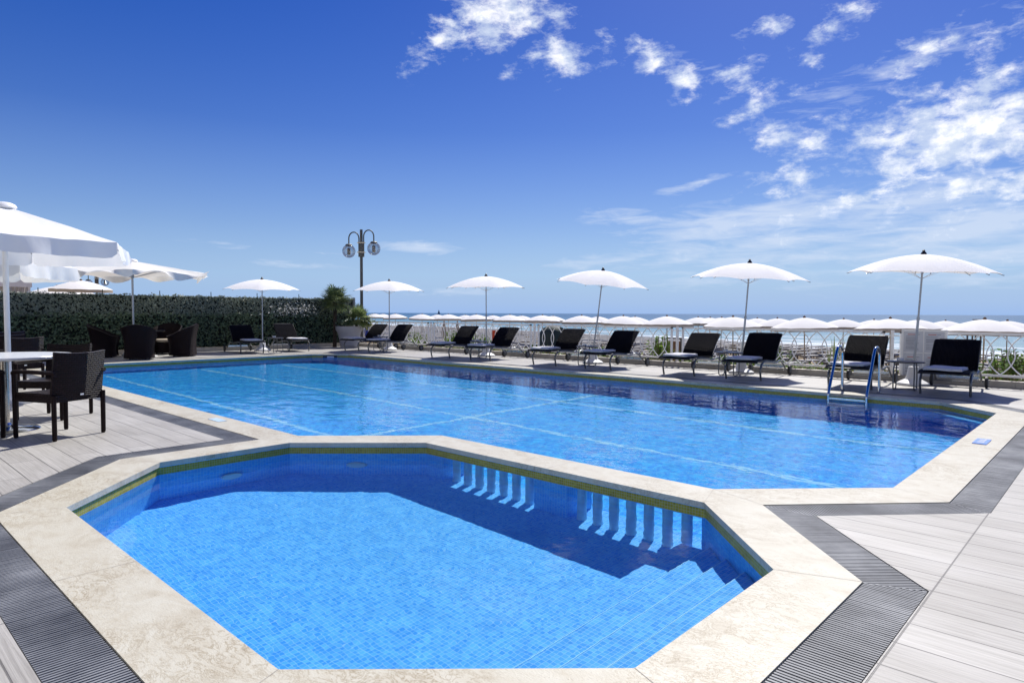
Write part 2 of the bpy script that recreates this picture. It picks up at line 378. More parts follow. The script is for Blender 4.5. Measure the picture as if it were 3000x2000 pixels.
# coping joints, thin grout lines
b=B()
def strip(p,q,w=.003,z=.0035):
    p=Vector(p);q=Vector(q);d=(q-p).normalized();n=Vector((-d.y,d.x))*w/2; b.add([(*(p+n),z),(*(p-n),z),(*(q-n),z),(*(q+n),z)],[(0,1,2,3)])
for p,q in [((-1.24,1.96),(-.88,1.82)),((-1.24,3.2),(-.88,3.34)),((-2.14,1.09),(-2.0,.74)),((-4.92,1.09),(-5.06,.74)),((-5.85,1.96),(-6.22,1.77)),((-6.13,3.36),(-6.22,3.0)),((-1.22,5.33),(-.85,5.18)),((-1.22,10.33),(-.85,10.48)),((-2.03,4.03),(-2.14,4.39)),((-4.92,4.03),(-5.1,4.39)),((-2.14,4.39),(-1.73,4.25)),
  ((-8.4,3.0),(-8.4,3.36)),((-10.8,3.0),(-10.8,3.36)),((-3.6,.74),(-3.6,1.09)),((-1.22,7.2),(-.85,7.2)),((-1.22,9),(-.85,9)),((-3.4,4.03),(-3.4,4.39))]: strip(p,q)
structure(part('coping_joints',b,'curb',smooth=False))
# pool basins: walls with mosaic, yellow band above the water
def basin(P,zf,skip,names,wm):
    b=B(); bb=B(); per=0; k=len(P); e=.012
    Q=offs(P,e)
    for i in range(k):
        a=Q[i];c=Q[(i+1)%k]; L=(Vector(c)-Vector(a)).length
        for z0,z1,t in ((-.038,-.045,b),(-.045,-.108,bb),(-.108,zf,b)):
            if i in skip and (z1==zf or P is MP): continue
            t.add([(*a,z0),(*c,z0),(*c,z1),(*a,z1)],[(3,2,1,0)][:1],[[(per,z1),(per+L,z1),(per+L,z0),(per,z0)]])
        per+=L
    vs,fs=polyfill([Q],zf); b.add(vs,fs)
    # normals inward: flip wall quads
    b.f=[f for f in b.f]; 
    w=structure(part(names[0],b,wm,smooth=False)); y=structure(part(names[1],bb,'mosband',smooth=False)); return w,y
recv=[]
w1,y1=basin(SP,-.9,{4},('small_pool_basin','small_pool_tile_band'),'mos'); w2,y2=basin(MP,-1.4,{2},('main_pool_basin','main_pool_tile_band'),'mosmain'); recv+=[w1,y1,w2,y2]
# water surfaces
for nm,P,mt in (('small_pool_water',SP,'water_small'),('main_pool_water',MP,'water_main')):
    b=B(); WP=offs(P,.011)
    if P is MP:   # the water also fills the two openings of the divider wall
        i=[k for k,q in enumerate(MP) if q==(-5.10,4.39)][0]; yy=WP[i+1][1]
        WP[i+1:i+1]=[(-4.68,yy),(-4.68,4.066),(-3.54,4.066),(-3.54,yy),(-3.20,yy),(-3.20,4.066),(-2.05,4.066),(-2.05,yy+.0)]
    vs,fs=polyfill([WP],WZ); b.add(vs,fs); o=structure(part(nm,b,mt,smooth=False))
    for p in o.data.polygons: p.use_smooth=True
    o.cycles.is_caustics_caster=True
# lane lines on the pool floor
b=B()
def fl(x0,y0,x1,y1,w,z=-1.395):
    p=Vector((x0,y0));q=Vector((x1,y1));d=(q-p).normalized();n=Vector((-d.y,d.x))*w/2
    b.add([(*(p-n),z),(*(q-n),z),(*(q+n),z),(*(p+n),z)],[(0,1,2,3)])
for y in (4.62,6.85,9.0): fl(-17.3,y,-1.4,y,.085)
fl(-7.3,4.5,-7.3,10.9,.085,-1.391)
o=structure(part('pool_floor_lines',b,'mosline',smooth=False)); recv.append(o)
# divider wall with openings and balusters
dv=thing('divider_wall','blue mosaic wall between the two pools with two barred openings under water','wall',(0,0,-.9))
Z0,Z1=0,.79
b=B()
def bx(x0,x1,y0,y1,z0,z1,t=None): (t or b).box(((x0+x1)/2,(y0+y1)/2,(z0+z1)/2),(x1-x0,y1-y0,z1-z0))
for x0,x1 in ((-4.93,-4.68),(-3.54,-3.20),(-2.05,-1.99)): bx(x0,x1,4.042,4.378,-.5,.79)
bx(-4.68,-3.54,4.043,4.377,-.5,-.002); bx(-3.20,-2.05,4.043,4.377,-.5,-.002)
bx(-4.68,-3.54,4.043,4.065,.778,.858); bx(-3.20,-2.05,4.043,4.065,.778,.858)
o=part('wall_body',b,'mos',dv,smooth=False); recv.append(o)
for x in [-4.56+.152*i for i in range(7)]+[-3.10+.151*i for i in range(7)]:
    b=B(); b.lathe([(.038,-.002),(.038,.776)],16,(x,4.11,0)); o=part('baluster',b,'whitetile',dv); recv.append(o)
# underwater steps in the small pool
b=B()
for i,(x,z) in enumerate(((-2.20,-.72),(-1.96,-.57),(-1.74,-.43),(-1.52,-.29))):
    b.box(((x-1.235)/2,2.56,(z-.895)/2),(-1.235-x,2.95,z+.895))
# clip the step blocks to the pool corner diagonals
def clip(bld,P):
    bm=bmesh.new(); vv=[bm.verts.new(p) for p in bld.v]
    for f in bld.f: bm.faces.new([vv[k] for k in f])
    k=len(P)
    for i in range(k):
        a=Vector((*P[i],0));c=Vector((*P[(i+1)%k],0)); d=(c-a).normalized(); n=Vector((d.y,-d.x,0))
        g=bm.verts[:]+bm.edges[:]+bm.faces[:]
        r=bmesh.ops.bisect_plane(bm,geom=g,plane_co=a,plane_no=n,clear_outer=True,clear_inner=False)
    bm.verts.index_update(); o=B(); o.v=[tuple(v.co) for v in bm.verts]; o.f=[tuple(v.index for v in f.verts) for f in bm.faces]; o.uv=[None]*len(o.f); bm.free(); return o
b=clip(b,offs(SP,.009)); o=structure(part('pool_steps',b,'mos',smooth=False)); recv.append(o)
b=B()
for x,z in ((-1.96,-.57),(-1.74,-.43),(-1.52,-.29)): b.box((x+.004,2.56,z+.001),(.005,2.95,.004))
b=clip(b,offs(SP,.005)); o=structure(part('step_nosing',b,'mosline',smooth=False)); recv.append(o)
# ledge in the far right corner of the main pool
b=B(); b.box((-1.55,10.75,-.32),(1.9,.5,.03),R(-45)); b=clip(b,offs(MP,.005)); o=structure(part('corner_ledge',b,'mosmain',smooth=False)); recv.append(o)
b=B(); p0=Vector((-2.05,10.86));p1=Vector((-1.42,10.2)); b.tube([(*p0,-.15),(*p1,-.15)],.008,6); o=tag(part('ledge_rail',b,'white_metal'),'thin white rail just under the water in the far right pool corner','rail'); recv.append(o)
# underwater lamps
for i,(x,y,rz,lab) in enumerate(((-5.835,2.55,R(90),'pale round underwater lamp on the left wall of the small pool'),(-5.40,3.57,R(45),'pale round underwater lamp on the diagonal back wall of the small pool'))):
    t=thing('pool_lamp',lab,'lamp',(x,y,-.55),rz,'lamps under water'); b=B(); b.lathe([(.0001,.02),(.09,.02),(.10,.0)],24); mm=Matrix.Rotation(R(90),4,'X')
    b.v=[tuple(mm@Vector(p)) for p in b.v]; o=part('lens',b,'paper',t); recv.append(o)
# drain grating
b=B()
inner=COP; outer=GR
for i in range(len(COP)):
    a=Vector(COP[i]);c=Vector(COP[(i+1)%len(COP)]);A=Vector(GR[i]);Cc=Vector(GR[(i+1)%len(GR)])
    d=(c-a).normalized(); n=Vector((d.y,-d.x)); L=(c-a).length
    w=(A-a).dot(n)
    s0=(A-a).dot(d); s1=(Cc-c).dot(d)   # mitre shift at the outer edge
    sp=.0190; bar=.0105
    lo=min(0,s0); hi=L+max(0,s1); s=lo+sp*.5
    while s<hi:
        # range across the width where the bar is inside the mitred strip
        def ok(s,t):
            return s>= s0*t and s<= L+s1*t
        t0,t1=0.03,.97
        tt=[k/20 for k in range(1,20)]; good=[t for t in tt if ok(s,t)]
        if good:
            t0=max(.02,good[0]-.05) if not ok(s,.02) else .02; t1=min(.98,good[-1]+.05) if not ok(s,.98) else .98
            p=a+d*s+n*w*t0; q=a+d*s+n*w*t1; zz=-.003+ (rnd.random()-.5)*.001
            h=d*bar/2
            v=[(*(p-h),zz),(*(p+h),zz),(*(q+h),zz),(*(q-h),zz),(*(p-h),zz-.02),(*(p+h),zz-.02),(*(q+h),zz-.02),(*(q-h),zz-.02)]
            b.add(v,[(0,1,2,3),(0,4,5,1),(1,5,6,2),(2,6,7,3),(3,7,4,0)])
        s+=sp
    for t in (.30,.70):
        p=a+d*(s0*t+.01)+n*w*t; q=c+d*(s1*t-.01)+n*w*t; hh=n*.004
        b.add([(*(p-hh),-.012),(*(p+hh),-.012),(*(q+hh),-.012),(*(q-hh),-.012)],[(0,1,2,3)])
tag(part('drain_grating',b,'grate',smooth=False),'grey ribbed overflow grating that runs round both pools beside the pale coping','grate')
# ---------------------------------------------------------------- ground beyond
b=B()
U=Vector((-.951,.309)); N=Vector((.309,.951))
def shore(s,t): # s along shore to the left, t seaward from line through (-7,54)
    p=Vector((-7,54))+U*s+N*t; return p
b.add([(-420,14.4,-.16),(120,14.4,-.16),(120,17.0,-.22),(-420,17.0,-.22)],[(0,1,2,3)])
def sandz(x,y):
    t=(Vector((x,y))-Vector((-7,54))).dot(N)
    if t>-2: z=-1.58-.03*(t+2)
    else: z=-1.2-.38*max(0,min(1,(t+34)/32))
    return z
gx=[-400,-300,-220,-170]+[-140+5*i for i in range(35)]+[45,80,120]; gy=[20+4*i for i in range(42)]
vs=[(x,y,sandz(x,y)) for y in gy for x in gx]; nx=len(gx); fs=[]
for jj in range(len(gy)-1):
    for ii in range(nx-1):
        if min((Vector((gx[ii],gy[jj]))-Vector((-7,54))).dot(N),9)>8 and (Vector((gx[ii+1],gy[jj]))-Vector((-7,54))).dot(N)>8: continue
        fs.append((jj*nx+ii,jj*nx+ii+1,(jj+1)*nx+ii+1,(jj+1)*nx+ii))
b.add(vs,fs); b.add([(-420,17,-.22),(120,17,-.22),(120,20,-1.2),(-420,20,-1.2)],[(0,1,2,3)])
structure(part('beach_sand',b,'sand',smooth=False))
b=B(); b.add([(-420,-60,-.02),(-21.36,-60,-.02),(-21.36,14.4,-.02),(-420,14.4,-.02)],[(0,1,2,3)]); structure(part('soil_ground',b,'soil',smooth=False))
# sea
sz=-1.62; b=B()
v=[(-300,-2,0),(300,-2,0),(300,120,0),(-300,120,0),(9000,120,0),(-9000,120,0),(9000,12000,0),(-9000,12000,0)]
b.add([(-900,-2,0),(900,-2,0),(900,200,0),(-900,200,0)],[(0,1,2,3)]); b.add([(-14000,200,0),(14000,200,0),(14000,16000,0),(-14000,16000,0)],[(0,1,2,3)]); b.add([(-14000,-2,0),(-900,-2,0),(-900,200,0),(-14000,200,0),(900,-2,0),(14000,-2,0),(14000,200,0),(900,200,0)],[(0,1,2,3),(4,5,6,7)])
o=structure(part('sea_water',b,'sea',smooth=False)); o.location=(-7,54,sz); o.rotation_euler=(0,0,R(-18))
# planting strip between the curb and the fence, curbs
b=B(); b.add([(-21.35,14.17,.06),(14,14.17,.06),(14,14.6,.02),(-21.35,14.6,.02),(14,16.2,-.12),(-21.35,16.2,-.12)],[(0,1,2,3),(3,2,4,5)]); structure(part('planting_soil',b,'soil',smooth=False))
def curb(p,q,h,w,tile):
    p=Vector(p);q=Vector(q); d=(q-p); L=d.length; d.normalize(); n=Vector((-d.y,d.x)); b=B(); k=int(L/tile); a=math.atan2(d.y,d.x)
    for i in range(k+1):
        s0=i*tile+.002; s1=min((i+1)*tile-.002,L)
        if s1<=s0+.01: continue
        c=p+d*((s0+s1)/2)+n*w/2; b.box((c.x,c.y,h/2),(s1-s0,w,h),a)
    return b
tag(part('terrace_curb',curb((-21.2,13.95),(14,13.95),.12,.18,.9),'curb',smooth=False),'low grey-beige tiled curb under the white railing along the sea side','curb')
tag(part('hedge_curb',curb((-21.35,13.95),(-21.35,-14),.13,-.16,.9) if 0 else curb((-21.35,-14),(-21.35,13.9),.13,.16,.9),'curb',smooth=False),'low beige curb along the foot of the ivy screen','curb')
# ---------------------------------------------------------------- ivy screen
def leaves(n,fn,size,rs,flat=.5):
    b=B()
    for _ in range(n):
        p,nrm=fn(rs); s=size*rs.uniform(.6,1.3); a=rs.uniform(0,2*PI)
        nrm=(nrm+Vector((rs.gauss(0,flat),rs.gauss(0,flat),rs.gauss(0,flat)))).normalized()
        t=nrm.orthogonal().normalized(); t=Matrix.Rotation(a,3,nrm)@t; u=nrm.cross(t)
        b.add([p-t*s,p+u*s*.55-t*s*.15+nrm*s*.15,p+t*s*.95,p-u*s*.55-t*s*.15+nrm*s*.15],[(0,1,2,3)])
    return b
hd=thing('ivy_screen','long dark green artificial ivy screen closing the left side of the terrace','hedge',(-21.7,0,0))
b=B(); b.box((-.09,0.1,.93),(.03,28.3,1.62)); part('screen_mesh',b,'hedge_back',hd,smooth=False)
rs=random.Random(3)
def f1(r): return Vector((r.uniform(-.05,.10),r.uniform(-8,14.2),r.uniform(.03,1.20)+.03*sin(r.random()*9))),Vector((1,0,.35))
def f2(r): return Vector((r.uniform(-.06,.02),r.uniform(-8,14.2),r.uniform(1.12,1.74))),Vector((1,0,.2))
def f3(r): 
    y=r.uniform(-8,14.2); return Vector((r.uniform(-.08,.02),y,1.72+abs(r.gauss(0,.022))+ (.03 if sin(y*9)>.6 else 0))),Vector((.3,0,1))
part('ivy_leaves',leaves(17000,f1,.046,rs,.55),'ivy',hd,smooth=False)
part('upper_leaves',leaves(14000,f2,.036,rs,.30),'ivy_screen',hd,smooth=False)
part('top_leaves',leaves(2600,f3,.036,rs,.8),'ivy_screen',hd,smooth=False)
for i in range(14):
    y=13.6-i*1.55; b=B(); b.tube([(-.12,y,0),(-.12,y,1.90)],[.018,.012],5); part('stake',b,'navy',hd)
b=B(); b.box((-.06,14.28,.9),(.16,.07,1.84)); part('end_post',b,'pole_grey',hd,smooth=False)
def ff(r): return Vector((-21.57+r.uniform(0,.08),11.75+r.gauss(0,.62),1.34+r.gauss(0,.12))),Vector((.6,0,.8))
o=part('glint_leaves',leaves(210,ff,.034,rs,.5),'glint_leaf',smooth=False); stuff(o,'scatter of pale leaves coloured as light glints through the ivy screen left of the tall palm','glints')  # pale leaf colour stands in for light coming through the screen
# ---------------------------------------------------------------- white railing
def lens_panel(x0,x1,label):
    L=x1-x0; t=thing('lattice_railing',label,'railing',(x0,14.27,0),0,'white lattice railing panels')
    b=B(); b.box((L/2,0,.915),(L,.045,.04)); b.box((L/2,0,.185),(L,.04,.04)); b.box((.02,0,.53),(.04,.045,.81)); b.box((L-.02,0,.53),(.04,.045,.81)); part('frame',b,'white_metal',t,smooth=False)
    b=B(); n=int(round((L-.1)/.313)); sp=(L-.1)/n; za,zb=.205,.895; zm=(za+zb)/2; hh=(zb-za)/2
    for k in range(0,n+1):
        xc=.05+k*sp
        for sg in (-1,1):
            pts=[]
            for j in range(15):
                a=-1+2*j/14; x=xc+sg*.205*(1-a*a); 
                if x<.03 or x>L-.03: 
                    if pts and len(pts)>1: b.tube(pts,.011,5)
                    pts=[]; continue
                pts.append((x,.004*sg,zm+a*hh))
            if len(pts)>1: b.tube(pts,.011,5)
    part('lattice',b,'white_metal',t); return t
posts=[-21.7,-17.12,-12.51,-7.95,-3.35,1.25,5.85]
names=['leftmost white lattice railing panel, beside the grey planter','white lattice railing panel behind the second pair of loungers from the left','white lattice railing panel behind the dark green hut and third pair of loungers','white lattice railing panel behind the fourth pair of loungers','white lattice railing panel at the far right beyond the notice board','white lattice railing panel just outside the right edge']
for i in range(5): lens_panel(posts[i]+.13,posts[i+1]-.13,names[i])
for i,x in enumerate(posts[:5]):
    t=thing('railing_post',['white railing post behind the grey planter','white railing post behind the gap of the two left lounger pairs','white railing post just left of the dark green hut','white railing post just right of the wooden crate sign','white railing post left of the notice board'][i],'post',(x,14.27,0),0,'posts of the white railing')
    b=B(); b.box((0,0,.5),(.05,.05,.9)); part('upright',b,'white_metal',t,smooth=False); [part('bracket',B().box((0,0,zz),(.24,.02,.025)),'white_metal',t,smooth=False) for zz in (.85,.25)]
# ---------------------------------------------------------------- parasols on the terrace
def cyl_arc(prof): return prof
def make_parasol(label,loc,lean):
    t=thing('parasol',label,'parasol',loc,0,'white parasols between the loungers')
    # base pedestal
    b=B(); b.lathe([(.25,0),(.26,.015),(.25,.045),(.20,.075),(.13,.11),(.10,.18),(.085,.30),(.08,.33),(.03,.335)],24); part('base',b,'white_plastic',t)
    b=B(); b.tube([(0,0,.3),(lean[0]*.5,lean[1]*.5,1.2)],.021,10); b.tube([(lean[0]*.5,lean[1]*.5,1.2),(lean[0],lean[1],2.26)],.016,10); b.lathe([(.026,0),(.026,.06)],10,(lean[0]*.48,lean[1]*.48,1.15)); part('pole',b,'pole_grey',t)
    n=8; rows=[];K=9;S=6
    b=B(); top=Vector((lean[0],lean[1],2.31))
    tilt=Matrix.Rotation(math.atan2(Vector(lean).length,2.3),3,Vector((-lean[1],lean[0],0)).normalized()) if Vector(lean).length>1e-4 else Matrix.Identity(3)
    cd=Vector((-loc[0],-loc[1],0)).normalized(); tilt=Matrix.Rotation(R(2.5),3,Vector((-cd.y,cd.x,0)))@tilt
    for g in range(K+1):
        q=g/K; row=[]
        for j in range(n*S+1):
            f=(j%S)/S; a=2*PI*j/(n*S)+.3
            sag=sin(PI*f)
            r=1.17*q; chord=cos(PI/n)/cos((f-.5)*2*PI/n)
            r2=r*(chord)*(1-.045*sag*q)
            z=-.33*q**1.75 +.018*sag*sin(PI*q)*0 - .0*sag
            z=z+ .03*sag*q*q - .03*sag*q*(1-q)
            row.append(top+tilt@Vector((r2*cos(a),r2*sin(a),z)))
        rows.append(row)
    b.grid(rows); part('canopy',b,'pool_canvas',t)
    b=B()
    for k in range(n):
        a=2*PI*k/n+.3
        pts=[top+tilt@Vector((1.17*q*cos(a),1.17*q*sin(a),-.33*q**1.75-.018)) for q in [i/8 for i in range(9)]]; b.tube(pts,.006,5)
        p=top+tilt@Vector((1.185*cos(a),1.185*sin(a),-.345)); b.tube([pts[-1],p],.008,5)
    part('ribs',b,'pole_grey',t)
    for k in range(n):
        a=2*PI*k/n+.3; b=B(); b.tube([top+tilt@Vector((.02*cos(a),.02*sin(a),-.42)),top+tilt@Vector((.6*cos(a),.6*sin(a),-.14))],.0035,5); part('strut',b,'white_metal',t)
    b=B(); b.lathe([(.045,-.01),(.05,.01),(.035,.035),(.02,.05),(.025,.065),(.0001,.085)],12,tuple(top)); part('finial',b,'dark_plastic',t); return t
U_=[((-2.80,13.40),(.10,.02),'white parasol farthest right, leaning over the notice board'),
    ((-5.95,13.38),(.13,.02),'white parasol second from the right, between two pairs of dark loungers'),
    ((-9.80,13.40),(.26,.03),'white parasol third from the right on its leaning grey pole'),
    ((-13.60,13.40),(-.02,0),'upright white parasol fourth from the right, before the railing'),
    ((-18.2,13.35),(0,0),'white parasol beside the lamp post and grey planter'),
    ((-20.55,10.05),(.02,0),'white parasol before the ivy screen between two loungers')]
for (x,y),ln,lab in U_: make_parasol(lab,(x,y,0),ln)
# ---------------------------------------------------------------- loungers
def spl(P,n=6):
    out=[];P=[Vector(p) for p in P]
    for i in range(len(P)-1):
        p0=P[max(i-1,0)];p1=P[i];p2=P[i+1];p3=P[min(i+2,len(P)-1)]
        for k in range(n):
            t=k/n; out.append(.5*((2*p1)+(p2-p0)*t+(2*p0-5*p1+4*p2-p3)*t*t+(3*p1-p0-3*p2+p3)*t**3))
    out.append(P[-1]); return out
def make_lounger(label,loc,rz,towel=True,ti=0):
    rr_=random.Random(int(loc[0]*100)); tb=rr_.uniform(-.035,.035); loc=(loc[0],loc[1]+rr_.uniform(-.03,.03),0)
    t=thing('sun_lounger',label,'sun lounger',loc,rz,'dark rope sun loungers round the pool')
    for sx in (-1,1):
        x=sx*.33
        b=B(); b.tube(spl([(x,.03,0),(x,-.005,.10),(x,-.02,.20),(x,.04,.29),(x,.14,.335),(x,.30,.345)],5),.019,8); part('leg',b,'alu',t)
    b=B()
    for sx in (-1,1):
        x=sx*.33; b.tube(spl([(x,.28,.345),(x,.6,.32),(x,.85,.29),(x,1.05,.305),(x,1.18,.32),(x,1.35,.27),(x,1.52,.17),(x,1.62,.105)],5),.017,8)
    b.tube([(-.33,.01,.14),(.33,.01,.14)],.008,6); b.tube([(-.42,1.64,.10),(.42,1.64,.10)],.01,6); b.tube([(-.33,.85,.29),(.33,.85,.29)],.01,6)
    for sx in (-1,1): b.tube([(sx*.30,.95,.30),(sx*.30,1.25,.58)],.009,6)
    part('frame',b,'alu',t)
    for sx in (-1,1):
        b=B(); q=Matrix.Rotation(R(90),4,'Y'); b.lathe([(.0001,-.022),(.07,-.022),(.098,-.018),(.102,0),(.098,.018),(.07,.022),(.0001,.022)],20); b.v=[tuple(q@Vector(p)+Vector((sx*.40,1.64,.103))) for p in b.v]; w=part('wheel',b,'black',t)
        b=B(); b.lathe([(.0001,-.024),(.062,-.0245),(.062,.0245),(.0001,.024)],16); b.v=[tuple(q@Vector(p)+Vector((sx*.40,1.64,.103))) for p in b.v]; part('hub',b,'wheel',w)
    b=B(); b.box((0,1.60,.17),(.6,.012,.05)); part('axle_plate',b,'steel',t,smooth=False)
    def slab(name,prof,w0,w1,rad):
        rows=[];uv=[];d=0;prev=None
        for i,p in enumerate(prof):
            if prev: d+=(Vector(p)-Vector(prev)).length
            prev=p; q=i/(len(prof)-1); ed=min(1,min(i,len(prof)-1-i)/3); w=(w0+(w1-w0)*q)/2
            if i>=len(prof)-3: w-= rad*(1-cos(PI/2*(i-(len(prof)-3))/2))*.9
            row=[];u=[]
            for j in range(13):
                f=-1+2*j/12; row.append(Vector((w*f,p[0],p[1]-.012*(1-f*f))));u.append((w*f,d))
            rows.append(row);uv.append(u)
        b=B(); b.grid(rows,uv,thick=-.018); return part(name,b,'sling',t)
    bed=spl([(-.20,.355),(-.10,.375),(.10,.378),(.35,.376),(.55,.36),(.75,.335),(.88,.34)],4) if 0 else None
    P=[(v.x,v.y) for v in spl([(-.22,.352,0),(-.14,.372,0),(.10,.376,0),(.35,.372,0),(.55,.352,0),(.75,.335,0),(.86,.350,0),(.90,.37,0)],4)]
    slab('bed',P,.66,.66,0)
    P2=[(v.x,v.y) for v in spl([(.89,.35,0),(.94,.43,0),(1.04,.56+tb*.4,0),(1.18-tb*.5,.70+tb*.8,0),(1.31-tb,.81+tb,0),(1.36-tb,.835+tb,0)],4)]
    slab('backrest',P2,.66,.64,.10)
    b=B()
    for Pp,wa,wb in ((P,.33,.33),(P2,.33,.32)):
        for sx in (-1,1): b.tube([(sx*(wa-.004-(.07 if (Pp is P2 and k>=len(Pp)-1) else .02 if (Pp is P2 and k==len(Pp)-2) else 0)),p[0],p[1]-.004) for k,p in enumerate(Pp)],.013,6)
    b.tube([(-.26,P2[-1][0],P2[-1][1]),(.26,P2[-1][0],P2[-1][1])],.02,8); b.tube([(-.33,P[0][0],P[0][1]),(.33,P[0][0],P[0][1])],.014,8)
    part('edge_trim',b,'sling_edge',t)
    return t
def make_towel(label,loc,rz,s):
    r=random.Random(s); b=B(); w=.25;  
    for layer in range(2):
        rows=[];n=12; z0=.004+.018*layer; dw=.0-.008*layer*r.random(); L=.27
        for i in range(n+1):
            row=[]
            for j in range(n+1):
                u=-1+2*i/n;v_=-1+2*j/n; e=max(abs(u),abs(v_)); dz=.016*(1-e**8)+.005*sin(3*u+s)*cos(4*v_+s)+.002*r.random()+(.012*max(0,u*v_-.4) if layer else 0)
                row.append((u*w*(1+.02*sin(5*v_+s))+dw,v_*L*(1+.02*sin(4*u)),z0+dz))
            rows.append(row)
        b.grid(rows,thick=-.0) if 0 else b.grid(rows,thick=.016)
    b.v=[(x,y,max(z,.0)) for x,y,z in b.v]
    o=part('folded_towel',b,'towel',smooth=True); o.location=loc; o.rotation_euler=(0,0,rz); tag(o,label,'towel','folded grey towels on the loungers'); return o
LG=[((-2.085,12.035),R(3),'dark rope lounger farthest right, half in shade before the notice board'),
    ((-3.45,12.05),R(3),'sunlit dark rope lounger standing behind the steel pool ladder'),
    ((-5.37,12.12),R(5),'dark rope lounger right of the second parasol from the right'),
    ((-6.69,12.07),R(4),'dark rope lounger left of the second parasol from the right'),
    ((-8.70,12.07),R(5),'dark rope lounger right of the third parasol from the right'),
    ((-10.29,12.08),R(5),'dark rope lounger left of the third parasol from the right'),
    ((-12.48,12.04),R(8),'dark rope lounger right of the fourth parasol from the right'),
    ((-14.04,12.05),R(8),'dark rope lounger left of the fourth parasol from the right'),
    ((-17.17,12.10),R(9),'dark rope lounger right of the parasol by the lamp post'),
    ((-18.66,12.20),R(9),'dark rope lounger in front of the grey planter'),
    ((-19.42,10.70),R(84),'dark lounger right of the parasol at the ivy screen'),
    ((-19.33,9.12),R(80),'dark lounger left of the parasol at the ivy screen, in full shade')]
def loc_on(L,rz,y,x=0): return (L[0]+x*cos(rz)-y*sin(rz),L[1]+x*sin(rz)+y*cos(rz))
tl=['on the lounger farthest right','on the lounger behind the pool ladder','on the lounger right of the second parasol from the right','on the lounger left of the second parasol from the right','on the lounger right of the third parasol from the right','on the lounger left of the third parasol from the right','on the lounger right of the fourth parasol from the right','on the lounger left of the fourth parasol from the right','on the lounger right of the parasol by the lamp post','on the lounger in front of the grey planter','on the lounger right of the parasol at the ivy screen','on the lounger left of the parasol at the ivy screen']
for i,(L,rz,lab) in enumerate(LG):
    make_lounger(lab,(L[0],L[1],0),rz)
    p=loc_on(L,rz,.09); make_towel('folded grey towel '+tl[i],(p[0],p[1],.390),rz+R((i*37%9)-4),i)
# side tables + ashtrays
def make_side_table(label,loc,rz,i):
    t=thing('side_table',label,'side table',loc,rz,'dark side tables between the loungers')
    b=B(); rows=[(.0001,.455),(.27,.455),(.285,.462),(.285,.472),(.27,.48),(.0001,.48)]; b.lathe(rows,28); b.v=[(x*1.0,y*.78,z) for x,y,z in b.v]; part('table_top',b,'dark_top',t)
    for sx in (-1,1):
        b=B(); b.tube(spl([(sx*.14,-.13,.455),(sx*.15,-.15,.3),(sx*.15,-.16,.1),(sx*.15,-.13,.025),(sx*.15,0,.016),(sx*.15,.13,.025),(sx*.15,.16,.1),(sx*.15,.15,.3),(sx*.14,.13,.455)],4),.011,6); part('leg',b,'alu',t)
    b=B(); b.tube([(-.15,0,.016),(.15,0,.016)],.01,6); part('stretcher',b,'alu',t)
wh=['beside the lounger farthest right','under the second parasol from the right','under the third parasol from the right','under the fourth parasol from the right','under the parasol by the lamp post','between the two loungers at the ivy screen']
for i,(x,y) in enumerate([(-2.72,12.45),(-5.93,12.75),(-9.43,12.66),(-13.1,12.62),(-17.65,12.6),(-19.1,9.75)]):
    make_side_table('oval dark side table '+wh[i],(x,y,0),R(5),i)
    b=B(); b.lathe([(.045,0),(.05,.004),(.05,.045),(.042,.045),(.04,.015),(.0001,.014)],16); o=part('ashtray',b,'white_plastic'); o.location=(x-.08,y+.0,.482); tag(o,'small white ashtray on the side table '+wh[i],'ashtray','white ashtrays')
# ---------------------------------------------------------------- rattan dining chairs
def make_chair(label,loc,rz):
    # faces +y, back at -y
    t=thing('rattan_armchair',label,'armchair',loc,rz,'woven brown armchairs round the white tables')
    W=.27
    rows=[];uv=[]
    for i in range(13):
        z=.40+ .44*i/12; row=[];u=[]
        for j in range(17):
            f=-1+2*j/16; x=f*W; y=-.255-.06*(i/12)+.035*f*f-.018; zz=z+(.018*f*f if i==12 else .018*f*f*(i/12)); row.append((x,y,zz)); u.append((x,z))
        rows.append(row);uv.append(u)
    b=B(); b.grid(rows,uv,thick=.032); part('backrest',b,'rattan',t)
    b=B(); rows=[];uv=[]
    for i in range(13):
        y=-.24+.50*i/12; row=[];u=[]
        for j in range(13):
            f=-1+2*j/12; row.append((f*.25,y,.452-.006*(1-f*f))); u.append((f*.25,y))
        rows.append(row);uv.append(u)
    b.grid(rows,uv,thick=-.0) if 0 else b.grid(rows,uv,thick=.03); part('seat',b,'rattan',t)
    b=B(); b.box((0,.26,.405),(.5,.03,.075)); b.box((-.255,0,.405),(.03,.5,.075)); b.box((.255,0,.405),(.03,.5,.075)); b.box((0,-.25,.405),(.5,.03,.075)); part('apron',b,'rattan',t,smooth=False)
    for sx,sy,tp in ((-1,1,.645),(1,1,.645),(-1,-1,.44),(1,-1,.44)):
        b=B(); b.tube([(sx*.258,sy*.258+(0 if sy>0 else -.0),.0),(sx*.26,sy*.262,.02),(sx*.262,sy*.262,tp)],[.017,.022,.024],10); part('leg',b,'leg_rattan',t)
    for sx in (-1,1):
        b=B(); b.tube(spl([(sx*.262,-.29,.655),(sx*.275,-.1,.66),(sx*.278,.12,.662),(sx*.268,.255,.655),(sx*.264,.27,.63)],5),.021,10); part('armrest',b,'leg_rattan',t)
    b=B(); b.box((.0,-.302,.43),(.035,.004,.016)); part('maker_tag',b,'white_metal',t,smooth=False)
    return t
def face(px,py,tx,ty): return math.atan2(ty-py,tx-px)-PI/2
